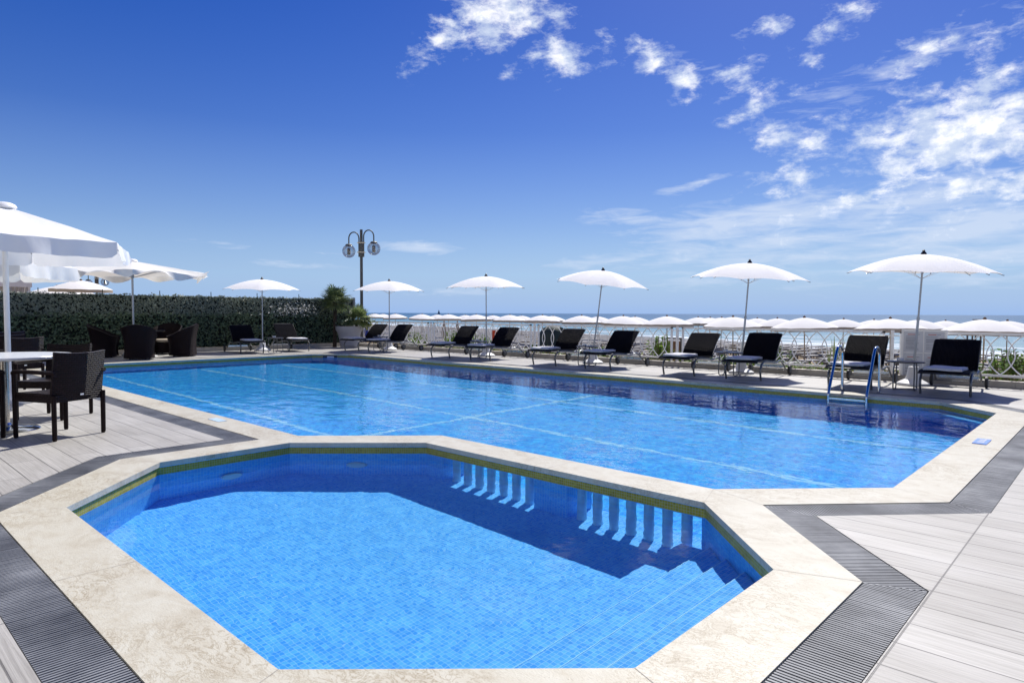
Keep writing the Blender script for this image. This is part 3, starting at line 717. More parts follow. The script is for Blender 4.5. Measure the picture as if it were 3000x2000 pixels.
CH=[((-7.87,1.71),R(205)-PI/2,'woven brown armchair nearest the camera, its back to the pool'),
    ((-9.30,1.97),R(-136.8),'woven brown armchair behind the nearest white table, facing the camera'),
    ((-8.22,.93),face(-8.22,.93,-8.55,1.6),'woven armchair cut by the left edge beside the nearest table'),
    ((-12.55,2.15),face(-12.55,2.15,-13.4,1.9),'woven armchair with its back to us behind the parasol pole'),
    ((-14.1,2.25),R(180)-PI/2,'woven armchair farther back behind the parasol pole'),
    ((-16.2,2.6),R(190)-PI/2,'farthest woven armchair at the left edge')]
for (x,y),rz,lab in CH: make_chair(lab,(x,y,0),rz)
def make_table(label,loc,group):
    t=thing('round_table',label,'table',loc,0,group)
    b=B(); b.lathe([(.0001,.755),(.56,.755),(.60,.765),(.605,.775),(.605,.787),(.60,.792),(.0001,.793)],64); part('table_top',b,'table_top',t)
    b=B(); b.lathe([(.035,.02),(.035,.765)],20); part('column',b,'steel_dull',t)
    b=B(); b.lathe([(.29,0),(.30,.006),(.285,.018),(.15,.035),(.05,.055),(.035,.08)],40); part('base_plate',b,'steel',t)
make_table('round white table on a steel column, nearest the camera',(-8.62,1.39,0),'round white tables')
make_table('round white table farther back at the left edge',(-15.4,1.35,0),'round white tables')
# ---------------------------------------------------------------- tub chairs and their table
def make_tub(label,loc,rz):
    t=thing('tub_chair',label,'tub chair',loc,rz,'dark wicker tub chairs round one table')
    b=B(); rows=[];uv=[]; H=10
    for i in range(H+1):
        q=i/H; row=[];u=[]
        for j in range(33):
            a=R(-150)+R(300)*j/32   # 0 = back direction (-y)
            hh=.92-.30*(1-cos(a*1.15))/2*1.0 if abs(a)<R(156) else .6
            hh=.92-.34*min(1,(abs(a)/R(125))**1.5)
            z=.04+(hh-.04)*q; rr=.29+.07*(q**1.5)-.03*sin(PI*q)+.02*(1-q)
            ex=1.05/((abs(sin(a))**3.5+abs(cos(a))**3.5)**(1/3.5))
            row.append((rr*ex*1.08*sin(a),-rr*ex*1.02*cos(a),z)); u.append((a*.33,z))
        rows.append(row);uv.append(u)
    b.grid(rows,uv,thick=.03); part('shell',b,'rattan_dark',t)
    b=B(); b.lathe([(.25,.36),(.265,.38),(.265,.43),(.24,.45),(.0001,.455)],24); part('cushion',b,'towel' if 0 else 'beige',t)
    b=B(); b.lathe([(.27,.05),(.26,.36)],24); part('seat_base',b,'rattan_dark',t)
    for a in (45,135,225,315):
        b=B(); b.tube([(.27*cos(R(a)),.27*sin(R(a)),0),(.26*cos(R(a)),.26*sin(R(a)),.06)],.02,8); part('foot',b,'black',t)
T0=(-20.1,6.5)
for x,y,lab in [(-20.52,5.52,'dark wicker tub chair left of the table, its side to the camera'),(-19.10,5.95,'dark wicker tub chair in front of the table with its back to the pool'),(-19.55,7.22,'dark wicker tub chair right of the table, turned to the left'),(-20.95,7.25,'dark wicker tub chair behind the table, its open side to the camera')]:
    make_tub(lab,(x,y,0),face(x,y,*T0))
t=thing('lounge_table','low round dark table among the four tub chairs','table',(T0[0],T0[1],0))
b=B(); b.lathe([(.0001,.70),(.40,.70),(.42,.71),(.42,.725),(.0001,.73)],32); part('table_top',b,'dark_top',t)
b=B(); b.lathe([(.22,0),(.22,.02),(.05,.05),(.045,.70)],20); part('pedestal',b,'white_metal',t)
# ---------------------------------------------------------------- big hexagonal parasols
def make_big(name,label,loc,R0,ang,ze,za,val,mat,mount,flap,seed,group):
    t=thing(name,label,'parasol',loc,0,group); r=random.Random(seed); n=6;S=10;K=10
    b=B(); b.lathe([(.30,0),(.31,.02),(.30,.07),(.26,.10),(.10,.14),(.06,.30),(.03,.31)],28); part('base',b,'white_plastic',t)
    b=B(); b.tube([(0,0,.05),(0,0,za-.05)],.034 if mount else .028,14); b.lathe([(.034,0),(.05,.05),(.05,.10),(.034,.14)],12,(0,0,ze-.12)); part('pole',b,'white_metal' if mount else 'pole_grey',t)
    rows=[];hem=[]
    for g in range(K+1):
        q=g/K; row=[]
        for j in range(n*S+1):
            k=j//S; f=(j%S)/S; a0=ang+2*PI*k/n; a1=a0+2*PI/n
            p=Vector((cos(a0),sin(a0),0)).lerp(Vector((cos(a1),sin(a1),0)),f)*R0*q
            sag=sin(PI*f); z=za+(ze-za)*q**1.08 - .035*sag*sin(PI*q*.9)*(1 if not flap else .6)
            if flap: z+= flap*q*q*(.5*sin(5*a0+4*f+seed)+.5*sin(9*(a0+f)+seed*2))
            z+= .006*sin(j*2.1+g*1.3)*q
            row.append(Vector((p.x,p.y,z)))
        rows.append(row)
    b=B(); b.grid(rows); part('canopy',b,mat,t)
    for k in range(n):
        b=B(); vr=[]
        for m_ in range(7):
            w=m_/6; row=[]
            for i in range(S*2+1):
                f=i/(S*2); jj=k*S+f*S; j0=int(jj); fr=jj-j0; p=rows[-1][j0].lerp(rows[-1][min(j0+1,n*S)],fr)
                out=Vector((p.x,p.y,0)).normalized(); edge=min(f,1-f); drop=val*(1 if edge>.06 else .72+.28*(edge/.06)**.5)
                wav=.022*sin(f*23+k*2+seed)*w+.035*w*sin(f*7+k); bl=flap*2.2*w*(.6+sin(f*9+k*3+seed)) if flap else 0
                row.append(p+out*(.015*w+wav+bl)+Vector((0,0,-drop*w+(bl*.9 if flap else 0))))
            vr.append(row)
        b.grid(vr); part('valance',b,mat,t)
    for k in range(n):
        a=ang+2*PI*k/n; b=B(); b.tube([(0,0,za-.03),(R0*.98*cos(a),R0*.98*sin(a),ze-.02)],.010,6); b.tube([(.04*cos(a),.04*sin(a),ze-.10),(R0*.5*cos(a),R0*.5*sin(a),(za+ze)/2-.02)],.009,6); part('rib',b,'pole_grey',t)
    b=B(); b.lathe([(.13,-.02),(.15,0),(.13,.035),(.08,.06),(.0001,.072)],24,(0,0,za-.005)); part('cap',b,'white_metal',t); return t
make_big('market_parasol','large white hexagonal parasol nearest the camera, cut by the left edge',(-11.15,1.84,0),1.60,R(38.5),2.17,2.66,.21,'canvas',True,0,1,'large parasols over the tables')
make_big('market_parasol','second large white parasol mostly hidden behind the nearest one',(-15.4,1.35,0) if 0 else (-14.6,1.75,0),1.7,R(20),2.05,2.5,.24,'canvas_cream',True,0,5,'large parasols over the tables')
make_big('market_parasol','cream parasol with flapping valance over the wicker tub chairs',(-20.62,6.28,0),2.02,R(43.2),2.32,2.68,.16,'canvas_cream',False,.055,3,'large parasols over the tables')
# ---------------------------------------------------------------- ladder
t=thing('pool_ladder','polished steel pool ladder with two arched rails at the right end','ladder',(-3.19,11.09,0))
for sx in (-1,1):
    x=sx*.275
    b=B(); b.tube(spl([(x,.60,0),(x,.60,.30),(x,.58,.60),(x,.50,.71),(x,.40,.73),(x,.30,.68),(x,.12,.36),(x,-.06,.02),(x,-.075,-.15),(x,-.075,-1.1)],6),.0215,12); part('rail',b,'steel',t)
    b=B(); b.lathe([(.042,0),(.042,.006),(.025,.014)],16,(x,.60,.002)); part('flange',b,'steel',t)
for z in (-.07,-.36,-.65,-.94):
    b=B(); b.box((0,-.085,z),(.53,.045,.018)); b.box((0,-.115,z+.004),(.5,.008,.03)); part('step',b,'steel',t,smooth=False)
# skimmer, plates
t=thing('pool_skimmer','dark skimmer opening with a pale flap under the far left pool corner','skimmer',(-17.56,10.70,-.075),R(45))
b=B(); b.box((0,.0,0),(.42,.03,.07)); part('opening',b,'dark_plastic',t,smooth=False); b=B(); b.box((.02,-.022,-.005),(.20,.01,.035)); part('flap',b,'paper',t,smooth=False)
t=thing('depth_plate','small blue plate with pale marks set on the right coping','plate',(-1.04,7.88,.003),R(0))
b=B(); b.box((0,0,.003),(.115,.33,.006)); part('plate',b,'bluesign',t,smooth=False); b=B()
for k in (-.08,-.02,.05,.09): b.box((.0,k,.0068),(.055,.022,.0012)); b.box((.02,k+.018,.0068),(.014,.03,.0012))
part('marking',b,'paper',t,smooth=False)
b=B(); b.box((0,0,.002),(.28,.10,.004)); o=part('skimmer_lid',b,'whitetile',smooth=False); o.location=(-7.68,3.2,.003); tag(o,'pale rectangular skimmer lid in the left coping','lid')
# ---------------------------------------------------------------- notice board
t=thing('notice_board','white framed notice board with four printed sheets at the railing','notice board',(-2.79,14.10,0))
b=B(); b.box((0,0,.515),(.70,.035,.90)); part('panel',b,'paper',t,smooth=False)
b=B()
for x in (-.345,.345): b.box((x,-.002,.51),(.035,.05,.93))
for z in (.06,.955): b.box((0,-.003,z),(.66,.048,.035))
b.box((0,-.02,.51),(.018,.01,.86)); b.box((0,-.021,.545),(.64,.008,.018)); part('frame',b,'white_metal',t,smooth=False)
for cx in (-.165,.165):
    for z0 in (.92,.50):
        s=part('printed_sheet',B().box((cx,-.0195,z0-.175),(.29,.003,.35)),'paper',t,smooth=False); b=B(); b.box((cx-.03,-.0225,z0-.035),(.13,.002,.012)); part('heading',b,'text_red',s,smooth=False); b=B(); r=random.Random(int(cx*100+z0*10)); b.box((cx+.075,-.0225,z0-.035),(.06,.002,.010)); z=z0-.07
        while z>z0-.32:
            w=r.uniform(.15,.25); b.box((cx-.125+w/2,-.0225,z),(w,.002,.006 if r.random()>.3 else .011)); z-=r.choice((.014,.018,.026))
        part('text_lines',b,'text',s,smooth=False)
for x in (-.345,.345):
    b=B(); b.box((x,.0,.03),(.03,.03,.06)); part('foot',b,'white_metal',t,smooth=False)
# ---------------------------------------------------------------- lamp posts
def make_lamp(label,loc,rz,H=4.4):
    t=thing('lamp_post',label,'lamp post',loc,rz,'twin globe lamp posts')
    b=B(); b.lathe([(.09,0),(.09,.03),(.06,.05),(.058,1.5),(.053,H-.01),(.053,H),(.0001,H)],16); part('pole',b,'lamp_metal',t)
    b=B(); b.box((0,0,H-.75),(.20,.13,.57)); part('clamp',b,'lamp_metal',t,smooth=False)
    [part('bracket',B().box((0,0,zz),(.29,.15,.035)),'steel_dull',t,smooth=False) for zz in (H-.50,H-.86)]
    for sx,top,gz in ((-1,H-.10,H-.82),(1,H-.02,H-.72)):
        x1=sx*.09; x2=sx*.475; cx=(x1+x2)/2; rr=abs(x2-x1)/2
        pts=[(x1,0,H-1.0),(x1,0,top-rr-.12)]+[(cx-sx*rr*cos(a),0,top-rr*1.25+rr*1.25*sin(a)) for a in [PI*i/14 for i in range(0,15)]]+[(x2,0,gz+.28)]
        b=B(); b.tube(pts,.024,10); part('arm',b,'lamp_metal',t)
        b=B(); b.lathe([(.13,-.03),(.135,0),(.10,.03),(.03,.045)],20,(x2,0,gz+.235)); part('globe_cap',b,'lamp_metal',t)
        b=B(); b.lathe([(.25*sin(a),-.25*cos(a)) for a in [PI*(i+.01)/18*.9 for i in range(0,19)]],28,(x2,0,gz)); gl=part('globe',b,'globe',t)
        b=B(); b.lathe([(.015,.2),(.015,.12)]+[(.075 if i%2==0 else .055,.10-.022*i) for i in range(11)]+[(.02,-.14)],14,(x2,0,gz)); part('louvre',b,'steel_dull',gl)
    return t
make_lamp('dark grey lamp post with two glass globes behind the planter palms',(-20.95,13.95,0) if 0 else (-21.45,14.45,0),R(43))
make_lamp('distant twin-globe lamp post half hidden behind the cream parasol',(-49.3,12.9,-.5),R(60))
# ---------------------------------------------------------------- planter and palms
t=thing('planter','large pale grey round planter in front of the lamp post','planter',(-20.60,13.34,0))
b=B(); b.lathe([(.30,0),(.31,.02),(.34,.20),(.41,.52),(.425,.56),(.47,.62),(.485,.74),(.49,.755),(.45,.755),(.44,.68),(.0001,.67)],32); part('pot',b,'pot',t)
b=B(); b.lathe([(.0001,.70),(.43,.69)],24); part('potting_soil',b,'soil',t)
def make_palm(label,loc,h,lean,nf,L,mat,seed,droop,trunkr):
    t=thing('fan_palm',label,'palm',loc); r=random.Random(seed)
    b=B(); top=Vector((lean[0],lean[1],h)); b.tube([(0,0,0),(lean[0]*.4,lean[1]*.4,h*.5),tuple(top)],[trunkr*1.2,trunkr,trunkr*1.1],10)
    for _ in range(60):
        q=r.random(); a=r.uniform(0,2*PI); p=Vector((lean[0]*q,lean[1]*q,h*q)); o=Vector((cos(a),sin(a),0)); b.add([p+o*trunkr*.9,p+o*trunkr*1.5+Vector((0,0,.08)),p+o*trunkr*.9+Vector((-sin(a)*.04,cos(a)*.04,0))],[(0,1,2)])
    part('trunk',b,'trunk',t); b=B()
    for k in range(nf):
        a=k*2.399+r.uniform(-.3,.3); el=R(85-115*(k/nf)**.8+r.uniform(-8,8)); d=Vector((cos(a)*cos(el),sin(a)*cos(el),sin(el))); pl=L*r.uniform(.35,.55); tip=top+d*pl
        s=Vector((-sin(a),cos(a),0)); up=s.cross(d)*-1; up=d.cross(s)
        b.add([top+s*.006,top-s*.006,tip-s*.006,tip+s*.006],[(0,1,2,3)])
        nl=22; Lf=L*r.uniform(.55,.75)
        for i in range(nl):
            f=-1+2*i/(nl-1); ang=f*R(125); ld=(d*cos(ang)+s*sin(ang)).normalized(); fold=.10*(1 if i%2 else -1)
            ll=Lf*(1-.35*abs(f))*r.uniform(.85,1.08); sd=(s*cos(ang)-d*sin(ang)).normalized(); w=.016
            m=tip+ld*ll*.55+up*(fold*.10); e=tip+ld*ll+Vector((0,0,-droop*ll*ll*r.uniform(.5,1.5)))+up*fold*.05
            b.add([tip,m-sd*w,e,m+sd*w],[(0,1,2,3)])
    part('crown',b,mat,t,smooth=False); return t
make_palm('tall fan palm standing at the end of the ivy screen',(-21.32,13.35,.0) if 0 else (-21.1,13.05,0),1.62,(-.1,.1),44,.70,'palm',4,.45,.06)
make_palm('short fan palm growing in the grey planter',(-20.40,13.5,.66),.36,(.08,.05),38,.56,'palm',9,.5,.05)
b=B()
rr=random.Random(5)
def fy(r): 
    a=r.uniform(-1.2,1.2); return Vector((-20.15+r.gauss(0,.12),13.75+r.gauss(0,.12),.86+r.gauss(0,.08))),Vector((1,0,.5))
b=leaves(160,fy,.06,rr,.7); o=part('planter_shrub',b,'palm_y',smooth=False); tag(o,'yellow green leafy plant at the right side of the grey planter','plant')
b=leaves(420,lambda r:(Vector((-20.55+r.gauss(0,.17),13.35+r.gauss(0,.17),.82+abs(r.gauss(0,.09)))),Vector((.5,0,.8))),.055,rr,.9); o=part('planter_greenery',b,'ivy',smooth=False); stuff(o,'dark low greenery filling the grey planter','plants')
# ---------------------------------------------------------------- plants behind the railing
def make_plant(label,loc,n,h,w,mat,seed,sword=False):
    t=thing('shrub',label,'plant',loc); r=random.Random(seed); b=B(); st=B()
    for k in range(n):
        a=r.uniform(0,2*PI); lean=r.uniform(.05,.5); H=h*r.uniform(.55,1.05); p=Vector((r.gauss(0,w*.4),r.gauss(0,w*.25),0)); tip=p+Vector((cos(a)*lean*H*.6,sin(a)*lean*H*.6,H))
        if sword:
            s=Vector((-sin(a),cos(a),0))*.028; m=p.lerp(tip,.5); b.add([p-s*.7,p+s*.7,m+s,tip,m-s],[(0,1,2,3,4)])
        else:
            st.tube([p,p.lerp(tip,.5)+Vector((0,0,.02)),tip],.006,4)
            for i in range(15):
                q=.25+.75*i/15; c=p.lerp(tip,q); aa=r.uniform(0,2*PI); d=Vector((cos(aa),sin(aa),r.uniform(-.1,.8))).normalized(); l=r.uniform(.06,.12); s=d.orthogonal().normalized()*l*.22
                b.add([c,c+d*l*.5+s,c+d*l,c+d*l*.5-s],[(0,1,2,3)])
    part('foliage',b,mat,t,smooth=False)
    if st.v: part('stems',st,'dry',t)
PL=[(-18.6,14.9,16,.55,.5,'shrub','leafy green shrub behind the railing right of the planter'),(-16.6,14.9,30,.62,.8,'shrub','bushy green shrub behind the railing left of the second lounger pair'),(-15.5,15.0,20,.50,.7,'shrub','low green shrub behind the second lounger pair'),
    (-12.3,14.8,14,.28,.6,'shrub','small green tuft by the railing post left of the dark hut'),(-10.9,14.8,14,.32,.8,'shrub','low green tuft under the railing behind the third lounger pair'),(-8.75,14.95,30,.66,.42,'shrub','bright green upright shrub in front of the wooden crate sign'),(-8.1,14.8,14,.35,.5,'shrub','low green clump at the post right of the wooden crate'),
    (-7.0,14.7,20,.24,.9,'shrub','low ground plants behind the fourth lounger pair'),(-5.85,14.9,10,.60,.3,'shrub','thin green shrub beside the second parasol pole from the right'),(-1.6,14.85,34,.62,.55,'shrub','dense leafy green shrub behind the railing at the right edge'),(-2.2,14.9,18,.50,.4,'shrub','loose green shrub between notice board and right edge'),(-.9,15.0,26,.75,.6,'shrub','tall leafy shrub cut by the right edge')]
for i,(x,y,n,h,w,mt,lab) in enumerate(PL): make_plant(lab,(x,y,.03),n,h,w,mt,20+i)
make_plant('tall spiky agave leaves behind the railing left of the pool ladder',(-4.55,14.8,.03),9,.80,.25,'palm',50,True)
make_plant('drooping dry sword leaves behind the lounger at the ladder',(-4.0,14.75,.03),14,.42,.5,'palm_y',51,True)
b=B(); r=random.Random(77)
for k in range(5200):
    x=r.uniform(-21.2,.4); y=14.35+abs(r.gauss(0,.6)); h=r.uniform(.05,.22)*(1.6 if x>-2.6 else 1); a=r.uniform(0,2*PI); p=Vector((x,y,.03-max(0,(y-14.6))*.09)); d=Vector((cos(a)*h*.4,sin(a)*h*.4,h)); s=Vector((-sin(a),cos(a),0))*.008
    b.add([p-s,p+s,p+d],[(0,1,2)])
stuff(part('dry_grass',b,'dry',smooth=False),'dry straw coloured grass and stalks behind the white railing','grass')
b=B(); r=random.Random(78)
b=leaves(2600,lambda r:(Vector((r.choice((r.gauss(-7,.8),r.gauss(-15.8,1.5),r.gauss(-10.8,1.2),r.gauss(-1.8,.6),r.gauss(-5.3,.7))),14.4+abs(r.gauss(0,.3)),.05+abs(r.gauss(0,.07)))),Vector((0,-.3,1))),.04,r,.6)
stuff(part('ground_cover',b,'shrub',smooth=False),'low green ground cover along the planted strip behind the railing','plants')
# ---------------------------------------------------------------- beach
def make_beach(label,loc,proto=None):
    t=thing('beach_umbrella',label,'umbrella',loc,0,'white fringed beach umbrellas in rows')
    b=B(); n=12;S=4;K=7; rows=[];H=2.42
    for g in range(K+1):
        q=g/K; row=[]
        for j in range(n*S+1):
            f=(j%S)/S; a=2*PI*j/(n*S); sag=sin(PI*f); r=1.33*q*(1-.02*sag); row.append((r*cos(a),r*sin(a),H-.42*q**1.5+.012*sag*q))
        rows.append(row)
    b.grid(rows); part('canopy',b,'beach_canvas',t)
    rows=[]
    for g in range(3):
        row=[]
        for j in range(n*S+1):
            a=2*PI*j/(n*S); f=(j%S)/S; r=1.33*(1-.02*sin(PI*f))+.015*sin(j*2.3)*g/2; row.append((r*cos(a),r*sin(a),H-.42-.15*g/2+ (.012*sin(PI*f))))
        rows.append(row)
    b=B(); b.grid(rows); part('fringe',b,'fringe',t)
    b=B(); b.tube([(0,0,-.3),(0,0,H)],.025,8); part('pole',b,'beige',t)
    b=B(); b.lathe([(.05,0),(.06,.03),(.05,.06),(.0001,.10)],8,(0,0,H-.01)); part('finial',b,'wood',t)
    b=B(); b.lathe([(.20,1.0),(.20,1.02),(.0001,1.02)],10); part('tray',b,'beige',t)
    return t
def gz(x,y):
    if y<17: return -.2
    if y<20: return -.22-.98*(y-17)/3
    return sandz(x,y)
front=[(-68.8,48.3),(-57.0,42.5),(-53.2,43.1),(-45.2,39.6),(-43.2,41.4),(-37.1,39.2),(-30.6,35.7),(-26.1,34.4),(-21.9,32.8),(-17.4,30.2),(-13.4,29.2),(-10.0,28.7),(-7.0,29.6),(-3.7,27.7)]
front=[(-68.8,48.3),(-58.0,43.4),(-51.0,41.3),(-44.6,39.2),(-39.6,37.9),(-35.0,37.0),(-30.6,35.7),(-26.1,34.4),(-21.9,32.8),(-17.4,30.2),(-13.4,29.2),(-10.0,28.7),(-7.0,29.6),(-3.7,27.7)]
back=[(-20.9,40.3),(-21.3,42.6),(-19.0,39.6),(-18.9,44.9),(-15.7,40.4),(-12.3,41.4),(-11.9,46.2),(-7.9,38.5),(-8.6,49.3),(-4.3,39.0),(-48.3,53.0),(-40.2,48.4),(-34.8,48.3),(-62.1,52.8),(-59.6,55.1),(-53.7,54.0),(-28.5,44.5),(-1.0,36.0),(-75,54),(-86,60)]
allp=[(p,True,i) for i,p in enumerate(front)]+[(p,False,i) for i,p in enumerate(back)]
ordn=['leftmost','second','third','fourth','fifth','sixth','seventh','eighth','ninth','tenth','eleventh','twelfth','thirteenth','fourteenth']
p0=front[0]; proto=make_beach('x',(p0[0],p0[1],gz(*p0)))
index_kids()
for k,(p,fr,i) in enumerate(allp):
    lab=('white beach umbrella, %s from the left in the front row beyond the railing'%ordn[i]) if fr else 'white beach umbrella farther back, only its top showing behind the front row'
    if i==13 and fr: lab='white beach umbrella of the front row showing largest at the right edge'
    if k==0: proto['label']=lab; continue
    copyt(proto,lab,(p[0],p[1],gz(*p)),(R(rnd.uniform(-2,2)),R(rnd.uniform(-2,2)),rnd.uniform(0,1)))
# sunbeds
def bed_mesh():
    b=B(); b.grid([[(-.32,y,z) for y,z in ((-1,.33),(.25,.33),(.95,.40))],[(.32,y,z) for y,z in ((-1,.33),(.25,.33),(.95,.40))]],thick=-.03)
    return b
t0=thing('beach_sunbed','grey and white sunbed among the rows on the sand','sunbed',(0,0,0),0,'sunbeds in rows on the beach')
part('sling',bed_mesh(),'bed',t0,smooth=False); b=B()
for x in (-.32,.32):
    b.box((x,-.1,.29),(.04,1.8,.05))
    for y in (-.75,.55): b.box((x,y,.13),(.04,.05,.3))
part('frame',b,'bed_dark',t0,smooth=False)
index_kids(); spots=[]
th=math.atan2(N.y,N.x)-PI/2
for p in front+back[:16]:
    for s in (-.95,.95):
        for fw_ in (-.6,): 
            q=Vector(p)+U*s+N*fw_; spots.append((q.x,q.y))
cand=[]
for row in range(15):
    for i in range(-8,110):
        q=Vector((-7,54))+U*(i*1.5+(row%2)*.5)+N*(-33.5+row*2.15)
        if q.y<21.5: continue
        a=math.atan2(q.x,q.y)
        if a>R(-4.5) or a<R(-58) or q.length>125 or rnd.random()<.07: continue
        cand.append((q.length,q.x+rnd.uniform(-.15,.15),q.y+rnd.uniform(-.2,.2)))
cand.sort(); spots+=[(x,y) for _,x,y in cand]; spots.sort(key=lambda p:p[0]**2+p[1]**2)
for i,(x,y) in enumerate(spots[:295]):
    if i==0: t0.location=(x,y,gz(x,y)); t0.rotation_euler=(0,0,th+PI); continue
    copyt(t0,t0['label'],(x,y,gz(x,y)),(0,0,th+PI+R(rnd.uniform(-8,8))))
b=B()
for x,y in spots[295:]:
    c=B(); c.box((0,-.1,.32),(.66,1.85,.05)); 
    for px,py in ((-.3,-.75),(.3,-.75),(-.3,.6),(.3,.6)): c.box((px,py,.15),(.04,.05,.3))
    m_=Matrix.Rotation(th+PI,3,'Z'); z=gz(x,y); b.add([m_@Vector(p)+Vector((x,y,z)) for p in c.v],c.f)
stuff(part('far_sunbeds',b,'bed',smooth=False),'far rows of grey and white sunbeds packed down to the waterline','sunbeds')
# other things on the beach
def prism(name,b,mat,label,cat,loc,rz=0,group=None,smooth=False):
    o=part(name,b,mat,smooth=smooth); o.location=loc; o.rotation_euler=(0,0,rz); return tag(o,label,cat,group)
t=thing('beach_hut','low dark green round-topped hut behind the railing','hut',(-27.5,33.2,-1.2),R(40))
b=B(); b.lathe([(.95,0),(.95,.9),(.86,1.25),(.66,1.5),(.35,1.64),(.0001,1.68)],14); part('body',b,'navy',t)
t=thing('crate_sign','upright brown wooden board in a dark frame behind the railing','sign',(-11.6,20.6,-1.2),R(25))
b=B(); b.box((0,0,1.0),(.42,.05,1.0)); part('board',b,'wood',t,smooth=False); b=B(); b.box((-.24,0,.8),(.05,.07,1.6)); b.box((.24,0,.8),(.05,.07,1.6)); b.box((0,0,1.6),(.52,.07,.05)); b.box((0,0,.48),(.5,.07,.05)); part('frame',b,'dark_plastic',t,smooth=False)
b=B(); b.lathe([(.05,0),(.16,.3),(.20,.9),(.12,1.6),(.03,1.9)],10); 
for k,(x,y,mt,lab,s) in enumerate([(-7.2,27.0,'beige','closed beige umbrella beyond the railing left of the notice board',.85),(-22.9,15.6,'blue_cloth','closed blue umbrella just right of the grey planter',.72),(-33.8,30.5,'beige','closed beige umbrella beyond the railing between the second pair of loungers',.95),(-36.0,31.2,'beige','left one of the closed beige umbrellas behind the second pair of loungers',.95)]):
    t=thing('closed_umbrella',lab,'umbrella',(x,y,gz(x,y) if k!=1 else -.1)); bb=B(); bb.lathe([(.06*s,.55*s),(.17*s,.75*s),(.20*s,1.1*s),(.11*s,1.75*s),(.03*s,2.05*s)],10); part('canopy',bb,mt,t); bb=B(); bb.tube([(0,0,-.1),(0,0,2.1*s)],.02,6); part('pole',bb,'pole_grey',t)
t=thing('beach_chair','orange red canvas chair on the beach behind the second lounger pair','chair',(-26.6,27.0,-1.25),R(20)); b=B(); b.box((0,0,.45),(.6,.55,.06)); part('seat',b,'red',t,smooth=False); b=B(); b.box((0,.28,1.0),(.75,.06,1.0)); part('backrest',b,'red',t,smooth=False); b=B()
for x in(-.28,.28):
    for y in(-.25,.25): b.box((x,y,.22),(.04,.04,.44))
part('legs',b,'wood',t,smooth=False)
t=thing('dark_box','dark brown box behind the lounger at the ladder','box',(-5.9,20.9,-1.2),R(20)); b=B(); b.box((0,0,.75),(.35,.3,.9)); part('body',b,'wood',t,smooth=False); b=B(); b.box((0,0,.15),(.06,.06,.3)); part('stand',b,'dark_plastic',t,smooth=False)
# people-free lifeguard tower seen as a small grey top
t=thing('lifeguard_tower','small grey slatted lookout top above the umbrellas at the right','tower',(-5.75,40.0,-1.5),R(40)); b=B()
for x in(-.2,.2):
    for y in(-.2,.2): b=B(); b.box((x,y,1.15),(.06,.06,2.3)); part('leg',b,'bed_dark',t,smooth=False)
b=B(); b.box((0,0,2.32),(.5,.5,.05)); part('platform',b,'bed_dark',t,smooth=False)
for z in (2.42,2.52): b=B(); b.box((0,-.24,z),(.5,.03,.05)); part('slat',b,'bed_dark',t,smooth=False)
# cabana beyond the hedge
t=thing('cabana','white curtained cabana beyond the ivy screen at the left','cabana',(-37.9,5.0,0),R(84)); b=B()
b.box((0,0,2.78),(4.2,2.6,.16)); b.box((0,-1.25,2.52),(4.2,.06,.36)); part('roof',b,'white_metal',t,smooth=False)
for x in(-2,2):
    for y in(-1.2,1.2): b=B(); b.box((x,y,1.35),(.09,.09,2.7)); part('post',b,'white_metal',t,smooth=False)
for x in (1.45,-1.2):
    rows=[]
    for i in range(7):
        z=2.45-2.3*i/6; rows.append([(x+ (-.55+1.1*j/30)*(1-.25*sin(PI*i/6)),-1.22+.06*sin(j*1.5+i*.2),z) for j in range(31)])
    b=B(); b.grid(rows); part('curtain',b,'curtain',t)
for k,(x,y,z) in enumerate([(-37.0,9.0,.32),(-39.8,8.6,.10),(-42.4,9.9,.12)]):
    copyt(proto,['white beach umbrella beyond the ivy screen, tallest of three','white beach umbrella beyond the ivy screen, left of the tallest','third white umbrella beyond the ivy screen, behind the tallest'][k],(x,y,z),(0,R(2),.3*k))
# sail boats
def boat(label,loc,s,rz):
    t=thing('sailboat',label,'boat',loc,rz,'sailing boats near the horizon'); b=B(); b.add([(-3*s,0,.3*s),(-2*s,-.9*s,0),(2*s,-.9*s,0),(3.2*s,0,.5*s),(2*s,.9*s,0),(-2*s,.9*s,0),(-2.8*s,0,.9*s),(3.4*s,0,1.0*s)],[(0,1,2,3),(0,3,4,5),(6,1,0),(1,6,7,2),(2,7,3),(4,3,7),(5,4,7,6),(0,5,6)]); part('hull',b,'hull',t,smooth=False)
    b=B(); b.add([(.2*s,0,1*s),(.2*s,0,9*s),(-2.6*s,.1*s,1.2*s)],[(0,1,2)]); b.add([(.4*s,0,1*s),(.4*s,0,8*s),(3*s,.1*s,1*s)],[(0,1,2)]); part('sail',b,'hull',t,smooth=False); b=B(); b.tube([(.3*s,0,.6*s),(.3*s,0,9.4*s)],.1*s,5); part('mast',b,'hull',t)
boat('tiny dark sailing boat on the horizon right of the lamp post',(-1149,980,sz),1.15,R(20))
